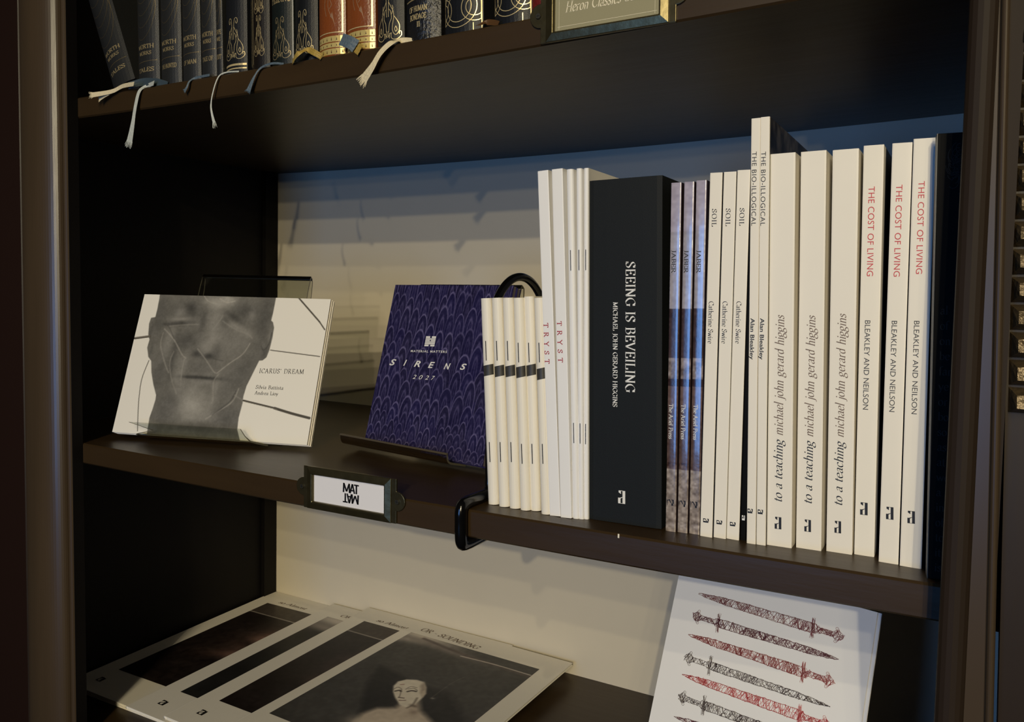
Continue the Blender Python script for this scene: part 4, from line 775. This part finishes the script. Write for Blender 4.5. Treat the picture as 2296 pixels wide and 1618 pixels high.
# ================================================================== label holders
def holder(label, p_tl, p_br, zt, texts, card_m, x0, x1, z0, z1, rot=0):
    cx_, cz = (x0+x1)/2, (z0+z1)/2; w_, h_ = x1-x0, z1-z0
    o = thing('label_holder', label, 'label holder', (cx_, -.0002, cz), (0, rot, 0)); t = .0035; fr = .006
    mb = MB(); 
    O = [(-w_/2+.006, -h_/2), (w_/2-.006, -h_/2), (w_/2-.006, h_/2), (-w_/2+.006, h_/2)]; iw, ih = w_/2-.012, h_/2-.0058
    I = [(-iw, -ih), (iw, -ih), (iw, ih), (-iw, ih)]; I2 = [(a*1.06, b*1.16) for a, b in I]
    vs = [(x, 0, z) for x, z in O]+[(x, -t*.6, z) for x, z in O]+[(x*.97, -t, z*.93) for x, z in I2]+[(x, -t*.75, z) for x, z in I]+[(x, -.0004, z) for x, z in I]; fs = []
    for lv in range(4): fs += [(lv*4+i, lv*4+(i+1) % 4, lv*4+4+(i+1) % 4, lv*4+4+i) for i in range(4)]
    mb.add(vs, fs)
    for sg in (1, -1):   # end plate with a half round ear
        pts = [(sg*(w_/2-.0065), -h_/2), (sg*(w_/2-.002), -h_/2), (sg*(w_/2-.002), -h_*.22)]+[(sg*(w_/2-.002+.0075*math.sin(math.pi*k/10)), -h_*.22*math.cos(math.pi*k/10)) for k in range(1, 10)]+[(sg*(w_/2-.002), h_*.22), (sg*(w_/2-.002), h_/2), (sg*(w_/2-.0065), h_/2)]
        n = len(pts); vs = [(x, 0, z) for x, z in pts]+[(x, -.0014, z) for x, z in pts]; mb.add(vs, [tuple(range(n, 2*n))]+[(i, (i+1) % n, n+(i+1) % n, n+i) for i in range(n)])
    mb.build('frame', BRASS, o, bevel=.0004)
    for sg in (1, -1):
        s_ = MB(); r = .0021; xx = sg*(w_/2-.0008); n = 14
        vs = [(xx+r*math.cos(2*math.pi*k/n), -.0014, r*math.sin(2*math.pi*k/n)) for k in range(n)]+[(xx+r*.8*math.cos(2*math.pi*k/n), -.0024, r*.8*math.sin(2*math.pi*k/n)) for k in range(n)]
        s_.add(vs, [(i, (i+1) % n, n+(i+1) % n, n+i) for i in range(n)]+[tuple(range(n, 2*n))]); 
        s_.box(xx-.0014, xx+.0014, -.00255, -.0023, -.00022, .00022, 1); s_.box(xx-.00022, xx+.00022, -.00255, -.0023, -.0014, .0014, 1)
        s_.build('screw', [mat('dull screw head', (120, 116, 100), .3, .9), mat('screw slot', (20, 18, 14), .6)], o)
    MB().box(-iw*1.03, iw*1.03, -.0009, -.0004, -ih*1.05, ih*1.05).build('card', card_m, o)
    return o, iw, ih
hd, iw, ih = holder('small antique brass label holder with a white MAT card on the middle shelf', 0, 0, 0, 0, mat('white card', (236, 234, 236), .5), .3885, .4795, -.0205, .0110, -.004)
Q = []; L = 1.56
for st_ in (((.06, 0), (.10, 1)), ((.10, .96), (.36, .12)), ((.36, .12), (.62, .96)), ((.62, 1), (.66, 0)), ((.70, 0), (.93, 1)), ((.93, 1), (1.14, 0)), ((.78, .30), (1.06, .30)), ((1.08, .93), (1.56, .93)), ((1.32, .93), (1.32, 0))):
    l_ = stroke2d(st_, 0, .15, even=True); Q.append([tuple(l_[0][0]), tuple(l_[0][1]), tuple(l_[1][1]), tuple(l_[1][0])])
hw_ = .0120; put('lettering', Q, lambda u, v: (-.0030+u/L*hw_*1.25-.0024, -.00105, .0004+v*.0068), INK, hd)
put('lettering', Q, lambda u, v: (-.0030+(1-u/L)*hw_*1.25-.0024, -.00105, -.0002-v*.0068), INK, hd)
hd2, iw, ih = holder('large brass label holder with olive price card on the top shelf', 0, 0, 0, 0, mat('olive card', (150, 144, 112), .5), .5845, .6755, .2965, .3310, -.002)
Q, L = serif('Heron Classics \u00a32.50', .05, .13, 0, .22)
a = at_y(1266, 27, -.002); b_ = at_y(1449, -6, -.002); cx_, cz = hd2.location.x, hd2.location.z
put('lettering', Q, lambda u, v: (a[0]-cx_+(b_[0]-a[0])*u/L, -.00105, a[2]-cz+(b_[2]-a[2])*u/L*.6+v*.0062), mat('cream lettering', (236, 226, 196), .5), hd2)
Q = [[(-1, -.86), (1, -.86), (1, -.84), (-1, -.84)], [(-.97, -1), (-.965, -1), (-.965, 1), (-.97, 1)], [(.965, -1), (.97, -1), (.97, 1), (.965, 1)]]
put('card_border', Q, lambda u, v: (u*iw*.95, -.001, v*ih*.9), mat('cream lettering', (236, 226, 196), .5), hd2)
# tiny chip of bare wood on the shelf edge
p = at_y(1387, 1201, 0); MB().box(p[0]-.0005, p[0]+.0005, -.0002, .0002, p[2]-.0012, p[2]+.0012).build('paint_chip', mat('bare chip', (235, 228, 210), .6), bc)
# ================================================================== bound books on the top shelf
topz = lambda x: H+T+sagt(x)
def arcbook(name, label, L_, R_, py, m, h=.19, depth=.14, topL=None, topR=None, group=None, arc=None, yoff=None, seg=10):
    z0 = topz
    x_ = at_z(L_, py, .3186)[0]; yy = yoff if yoff is not None else max(.004, min(.02, at_z(L_, py, z0(x_))[1]))
    tl = topL or (L_-py*.012, 0); tr = topR or (R_-py*.012, 0)
    b = Book(name, label, 'book', (L_, py), (R_, py-(R_-L_)*.17), tl, (tr[0], tr[1]), h, depth, z0, group, y=yy)
    b.th = abs(at_y(R_, py, yy)[0]-at_y(L_, py, yy)[0]); b.h = h
    b.zb = z0(b.x)+abs(math.sin(b.ang))*b.th/2+.0002; b.root.location.z = b.zb
    b.cover(m, t=.0022, nose=.002, arc=arc or b.th*.16, seg=seg, inset=.003); return b
def tool(b, Q, name, m=GOLD, off=.00015): return put(name, Q, lambda u, v: (u, b.curve(u)-off, v), m, b.root)
def strokes(pts_list, wd, sm=True):
    Q = []
    for P_ in pts_list:
        p = smooth_path(P_, 5) if sm and len(P_) > 2 else P_
        L = stroke2d(p, 0, wd, even=True); Q += [[tuple(L[i][0]), tuple(L[i][1]), tuple(L[i+1][1]), tuple(L[i+1][0])] for i in range(len(L)-1)]
    return Q
HALF = [((.08, .45), (.1, .78), (.18, .97), (.36, 1.0), (.46, .93), (.4, .86), (.3, .88), (.31, .93)), ((.1, .78), (.3, .66), (.46, .56), (.5, .44)), ((.52, .46), (.86, .28), (.84, .12), (.62, .05), (.42, .12), (.4, .26), (.52, .46)), ((.64, .24), (.56, .18), (.62, .12), (.72, .16), (.64, .24)),
        ((.1, .12), (.16, .3), (.32, .42), (.26, .56), (.14, .62)), ((.34, .5), (.44, .62), (.38, .7)), ((.08, .02), (.3, .1), (.3, -.0), (.5, -.05), (.8, -.03), (1.0, .04), (.98, .12), (.88, .12), (.88, .06)), ((.06, .0), (.06, .14)), ((.16, -.02), (.18, .1))]
def scroll(b, cx_, z0, w_, h_, m=GOLD, wd=.0004):
    P_ = []
    for s in HALF:
        for sg in (1, -1): P_.append([(cx_+sg*x*w_/2, z0+y_*h_) for x, y_ in s])
    tool(b, strokes(P_, wd), 'gilt_scroll', m)
def words(b, t, z, cap, wid, m=GOLDD, cx_=0, name='lettering'):
    Q, L = serif(t, .09, .18); k = wid/L; tool(b, [[(cx_-wid/2+u*k, z+v*cap) for u, v in q] for q in Q], name, m)
def band(b, z0, z1, m=GOLD, name='gilt_band', x0=-.48, x1=.48):
    n = 8; Q = [[((x0+(x1-x0)*k/n)*b.th, z0), ((x0+(x1-x0)*(k+1)/n)*b.th, z0), ((x0+(x1-x0)*(k+1)/n)*b.th, z1), ((x0+(x1-x0)*k/n)*b.th, z1)] for k in range(n)]; tool(b, Q, name, m)
GREYL = mat('grey green leathercloth', (36, 37, 37), .42, bump=.2, scale=1500, var=.1)
GILT2 = mat('thin gilt lines', (140, 124, 92), .35, .7)
sh_l = [(302, 349, 184, (298, 0), (344, 0), 'second grey book of the set on the top shelf, upright beside the leaning one'), (354, 399, 181, (351, 0), (395, 0), 'third grey gilt arc book of the top shelf set'),
        (404, 444, 173, (400, 0), (440, 0), 'fourth grey gilt arc book of the top shelf set'), (448, 481, 166, (444, 0), (477, 0), 'fifth grey gilt arc book, before the sliver beside the scroll spine'), (484, 498, 160, (481, 0), (495, 0), 'narrow sliver of grey book beside the first gilt scroll spine')]
WD = [('WORTH', 'WORKS', 'TALES'), ('WORTH', 'WORKS', 'THE HAUNTED'), ('WORTH', 'WORKS', 'OF MAN'), ('WORTH', 'WORKS', 'TALE OF'), ('CAPE', 'WE', 'OUT')]
def greybook(b, wd):
    P_ = []
    for k in range(7):
        z = .044+k*.0105; P_.append([(-b.th*.46, z+.006), (-b.th*.3, z), (-b.th*.05, z-.002), (b.th*.2, z+.004), (b.th*.36, z+.015), (b.th*.42, z+.028), (b.th*.36, z+.045)])
    tool(b, strokes(P_, .00028), 'gilt_arcs', GILT2)
    words(b, wd[0], .034, .0035, b.th*.72); words(b, wd[1], .0285, .003, b.th*.55); words(b, wd[2], .014, .0035, b.th*.7); tool(b, strokes([[(-b.th*.45, .0225), (0, .0228), (b.th*.45, .0232)]], .0005), 'gilt_rule', GILT2)
rbooks = []
for k, (l, r, py, tl, tr, lb) in enumerate(sh_l):
    b = arcbook('hardback', lb, l, r, py, GREYL, topL=tl, topR=tr, group='grey gilt arc books on the top shelf'); greybook(b, WD[k]); rbooks.append(b)
bl_ = arcbook('hardback', 'leaning grey book at the dark left end of the top shelf', 247, 294, 189, GREYL, topL=(188, 0), topR=(232, 0), group='grey gilt arc books on the top shelf'); greybook(bl_, WD[0])
BLK = lambda n, c: mat(n, tuple(v*.8 for v in c), .42, spec=.35, bump=.2, scale=1400, var=.12)
bk7 = arcbook('hardback', 'black book with gilt scroll and gilt rules, left of the framed gilt one', 500, 547, 157, BLK('black leathercloth', (30, 32, 36))); scroll(bk7, .0, .013, bk7.th*.85, .031); band(bk7, .0062, .0078); band(bk7, .0035, .0045); words(bk7, 'SMITH', .0625, .006, bk7.th*.8, GOLD)
bk8 = arcbook('hardback', 'black book with gilt framed orange ornament, between gilt scroll spines', 558, 599, 150, BLK('black brown leathercloth', (26, 20, 16)))
tool(bk8, strokes([[(-bk8.th*.28, .09), (-bk8.th*.28, .005), (bk8.th*.45, .003)], [(-bk8.th*.36, .09), (-bk8.th*.36, .003), (bk8.th*.45, .001)], [(-bk8.th*.48, .09), (-bk8.th*.48, .004)]], .0003, False), 'gilt_rule', GOLD)
scroll(bk8, bk8.th*.05, .012, bk8.th*.5, .03, GOLDD); scroll(bk8, bk8.th*.05, .045, bk8.th*.45, .03, GOLDD)
bk9 = arcbook('hardback', 'black green book with dull gilt scroll, its right edge a pale line', 603, 652, 142, BLK('black green leathercloth', (26, 34, 32))); scroll(bk9, .0, .007, bk9.th*.8, .03, GOLDD); words(bk9, 'FIELDING', .0485, .006, bk9.th*.85); tool(bk9, strokes([[(bk9.th*.47, 0), (bk9.th*.47, .1)]], .0004), 'edge_line', mat('pale edge', (170, 170, 165), .4))  # pale line down the right edge of the spine
bk10 = arcbook('hardback', 'black book with gilt scroll, immediately left of the orange brown pair', 655, 706, 131, BLK('soft black leathercloth', (24, 26, 28))); scroll(bk10, -.001, .0075, bk10.th*.8, .031, GOLD); words(bk10, 'STORIES', .056, .004, bk10.th*.8)
ORG = mat('orange brown leather', (126, 66, 30), .3, spec=.6, bump=.25, scale=700, var=.15)
for k, (l, r, py) in enumerate(((709, 768, 121), (771, 835, 109))):
    b = arcbook('hardback', ['left orange brown leather book with gilt bands on its foot', 'right orange brown leather book with gilt bands on its foot'][k], l, r, py, ORG, group='orange brown gilt books', arc=.004)
    for z0, z1 in ((.0015, .0058), (.0066, .0100), (.0108, .0150)):
        band(b, z0, z1, mat('bright gilt', (240, 216, 140), .25, .5)); tool(b, [[(x-.0004, z0+.001), (x+.0004, z0+.001), (x, z1-.0008)] for x in np.linspace(-b.th*.4, b.th*.42, 6)], 'band_notches', mat('notch', (60, 30, 12), .5), .0003)
    tool(b, strokes([[(-b.th*.46, .0175), (0, .0175), (b.th*.44, .0175)]], .0007), 'gilt_rule', GOLD); tool(b, strokes([[(b.th*.42, .0175), (b.th*.42, .1)]], .0011), 'gilt_rule', GOLD)
    tool(b, strokes([[(b.th*.12, .028), (-b.th*.02, .036), (.0, .044), (b.th*.1, .052)], [(-b.th*.1, .030), (-b.th*.16, .038), (-b.th*.1, .046)], [(b.th*.03, .035), (b.th*.1, .038), (b.th*.05, .042), (b.th*.1, .045)]], .0005)+[[(b.th*.05, .0295), (b.th*.14, .027), (b.th*.22, .021), (b.th*.12, .0325)], [(b.th*.04, .048), (b.th*.2, .057), (b.th*.16, .051), (b.th*.1, .047)]], 'gilt_leaf', mat('pinkish gilt', (226, 178, 140), .3, .7))
bk13 = arcbook('hardback', 'black book with tall gilt scroll, right of the orange brown pair', 840, 900, 96, BLK('black leathercloth', (30, 32, 36))); scroll(bk13, 0, .006, bk13.th*.85, .032, GOLD, .00045)
bk14 = arcbook('hardback', 'grained black book lettered OF HUMAN BONDAGE', 903, 980, 82, mat('grained black leather', (24, 25, 28), .3, spec=.6, bump=.9, scale=420, var=.2), arc=.005)
words(bk14, 'OF HUMAN', .0205, .0036, bk14.th*.55, GOLD, -.002); words(bk14, 'BONDAGE', .0150, .0036, bk14.th*.5, GOLD, -.002); words(bk14, 'II', .0098, .0034, bk14.th*.1, GOLD, -.001)
tool(bk14, strokes([[(-bk14.th*.46, .0285), (0, .0292), (bk14.th*.46, .0292)]], .0009), 'gilt_rule', GOLDD)
for k, (l, r, py) in enumerate(((990, 1076, 67), (1102, 1187, 49))):
    b = arcbook('hardback', ['left black book with large interlaced gilt rings', 'right black book with large interlaced gilt rings, beside the red book'][k], l, r, py, BLK('blue black leathercloth', (27, 30, 35)), group='black books with gilt rings')
    def circ(cx_, cz, r_, a0=0, a1=360): return [(cx_+r_*math.cos(math.radians(a)), cz+r_*math.sin(math.radians(a))) for a in np.linspace(a0, a1, 30)]
    th = b.th; P_ = [circ(-th*.06, .0175, th*.44, 0, 360), circ(-th*.06, .0175, th*.32, 0, 360), circ(th*.33, .0165, th*.19), circ(th*.33, .0165, th*.30), circ(-th*.55, .0165, th*.19), circ(-th*.55, .0165, th*.30), circ(-th*.06, .056, th*.44), circ(-th*.06, .056, th*.32)]
    P_ = [[(max(-th*.48, min(th*.46, x)), max(.0006, z)) for x, z in p] for p in P_]
    tool(b, strokes(P_+[[(th*.47, .001), (th*.47, .05), (th*.47, .1)], [(th*.3, .0005), (th*.3, .003), (th*.3, .006)], [(th*.3, .03), (th*.3, .033), (th*.3, .036)]], .0005, False), 'gilt_rings', GOLD)
b17 = arcbook('hardback', 'dark red leather book beside the large brass label holder', 1190, 1236, 36, mat('dark red leather', (104, 30, 28), .35, bump=.5, scale=600, var=.15)); words(b17, 'WJW', .012, .005, b17.th*.5, mat('pinkish gilt', (226, 178, 140), .3, .7))
# ------------------------------------------------------------------ ribbon markers
def ribbon(book, pts3, wid, wend, m, fray=0, name='ribbon_marker', label=None, tw=None):
    P_ = smooth_path(pts3, 6); n = len(P_); vs = []; fs = []; mw = book.root.matrix_basis.inverted() if False else None
    loc, ang = Vector(book.root.location), book.ang; Mi = (Matrix.Translation(loc) @ Matrix.Rotation(ang, 4, 'Y')).inverted(); k = 6
    for i, p in enumerate(P_):
        d = P_[min(i+1, n-1)]-P_[max(i-1, 0)]; d = d/np.linalg.norm(d); f = i/(n-1)
        a = (tw or 0)*f; across = np.cross(d, np.array([0, -math.cos(a), math.sin(a)*.6+.15])); across /= np.linalg.norm(across); nor = np.cross(across, d); ww = wid+(wend-wid)*max(0, (f-.72)/.28)
        for j in range(k+1):
            q = p+across*ww*(j/k-.5)+nor*(.00022 if j % 2 else 0); vs.append(Mi @ Vector(q))
    for i in range(n-1):
        for j in range(k): fs.append((i*(k+1)+j, i*(k+1)+j+1, (i+1)*(k+1)+j+1, (i+1)*(k+1)+j))
    if fray:
        e = P_[-1]; d = P_[-1]-P_[-4]; d /= np.linalg.norm(d); ac = np.cross(d, np.array([0, -1, .15])); ac /= np.linalg.norm(ac)
        for j in range(24):
            f = j/23-.5; s0 = e+ac*wend*f*.95-d*.001; s1 = s0+d*fray*random.uniform(.5, 1.1)+ac*wend*f*.3+ac*random.uniform(-.0004, .0004)+np.array([0, random.uniform(-.001, .0005), 0]); hw = ac*wend*.035
            b0 = len(vs); vs += [Mi @ Vector(q) for q in (s0-hw, s0+hw, s1+hw*.5, s1-hw*.5)]; fs.append((b0, b0+1, b0+2, b0+3))
    o = meshobj(name, vs, fs, m, book.root, smooth=False)
    if label: o['label'] = label
    md = o.modifiers.new('thickness', 'SOLIDIFY'); md.thickness = .0002; return o
SILKC = mat('cream silk', (226, 212, 176), .6, bump=.8, scale=600, var=.1); SILKW = mat('pale grey silk', (196, 200, 192), .6, bump=.8, scale=600, var=.1)
SILKB = mat('blue grey silk', (88, 104, 116), .5, bump=.8, scale=600, var=.15); SILKG = mat('old gold silk', (176, 148, 72), .45, bump=.8, scale=600, var=.15); SILKT = mat('teal silk', (58, 72, 82), .5, var=.15, scale=300); SILKBR = mat('brown silk', (86, 58, 30), .5)
def P3(L_, ys):
    out = []
    for (px, py), y in zip(L_, ys): out.append(at_y(px, py, y))
    return out
def overz(px, py, dz=.0015):
    x = at_z(px, py, .315)[0]; return at_z(px, py, topz(x)+dz)
A_ = rbooks
ribbon(A_[0], [overz(345, 186), overz(330, 193), at_y(313, 203, -.002), at_y(304, 235, -.004), at_y(297, 280, -.005), at_y(290, 318, -.005)], .0042, .0085, SILKW, .006, label='pale ribbon hanging below the shelf')
ribbon(bl_, [overz(300, 188), overz(275, 193, .003), at_y(250, 205, -.004), at_y(205, 213, -.012)], .004, .005, SILKC, .003, label='cream ribbon end poking out')
ribbon(bl_, [overz(262, 199, .003), at_y(245, 210, -.004), at_y(222, 222, -.006)], .0025, .005, SILKC, .001, label='short cream ribbon tail')
ribbon(A_[0], [overz(288, 192, .003), overz(318, 184, .006), overz(345, 184, .004), overz(376, 187, .001)], .007, .003, SILKT, 0, label='dark blue grey ribbon folded')
ribbon(A_[3], [overz(470, 168), overz(440, 174), at_y(425, 182, -.002), at_y(419, 195, -.004), at_y(413, 205, -.004)], .0022, .0035, SILKB, .001, label='small blue ribbon end')
ribbon(bk7, [overz(536, 160), overz(508, 162), at_y(490, 172, -.002), at_y(478, 205, -.004), at_y(473, 240, -.004), at_y(480, 276, -.004)], .0013, .003, SILKW, .005, label='thin pale cord')
ribbon(bk9, [overz(636, 143), overz(610, 142), at_y(585, 152, -.002), at_y(570, 172, -.004), at_y(556, 205, -.005)], .0018, .0055, SILKB, .002, label='grey ribbon')
ribbon(bk10, [at_y(656, 138, -.001), overz(668, 120, .003), overz(690, 112, .007), overz(705, 118, .003), at_y(722, 128, -.001)], .0045, .004, SILKG, .001, label='old gold ribbon loop')
ribbon(A_[2], [overz(410, 182, .001), overz(420, 180, .001)], .002, .002, SILKT) if False else None
bo = [o for o in bpy.data.objects if o.get('label', '').startswith('right orange')][0]
class _B: pass
ob = _B(); ob.root = bo; ob.ang = bo.rotation_euler[1]
ribbon(ob, [overz(765, 88, .010), overz(785, 95, .006), overz(798, 104, .003)], .009, .010, SILKB, 0, label='blue grey half of folded ribbon')
ribbon(ob, [overz(786, 102, .006), overz(800, 108, .002), at_y(808, 112, -.002)], .0075, .0085, SILKG, 0, label='gold end of folded ribbon')
ribbon(bk14, [overz(926, 92), overz(900, 91, .003), at_y(878, 95, -.003), at_y(853, 118, -.006), at_y(834, 150, -.007), at_y(815, 178, -.006)], .0045, .0085, SILKC, .006, label='wide cream ribbon hanging over the shelf edge')
br_ = [o for o in bpy.data.objects if o.get('label', '').startswith('left black book with large')][0]; ob2 = _B(); ob2.root = br_; ob2.ang = br_.rotation_euler[1]
ribbon(ob2, [overz(1072, 57, .001), overz(1092, 50, .005), overz(1118, 52, .001)], .004, .003, SILKBR, 0, label='brown ribbon tip')
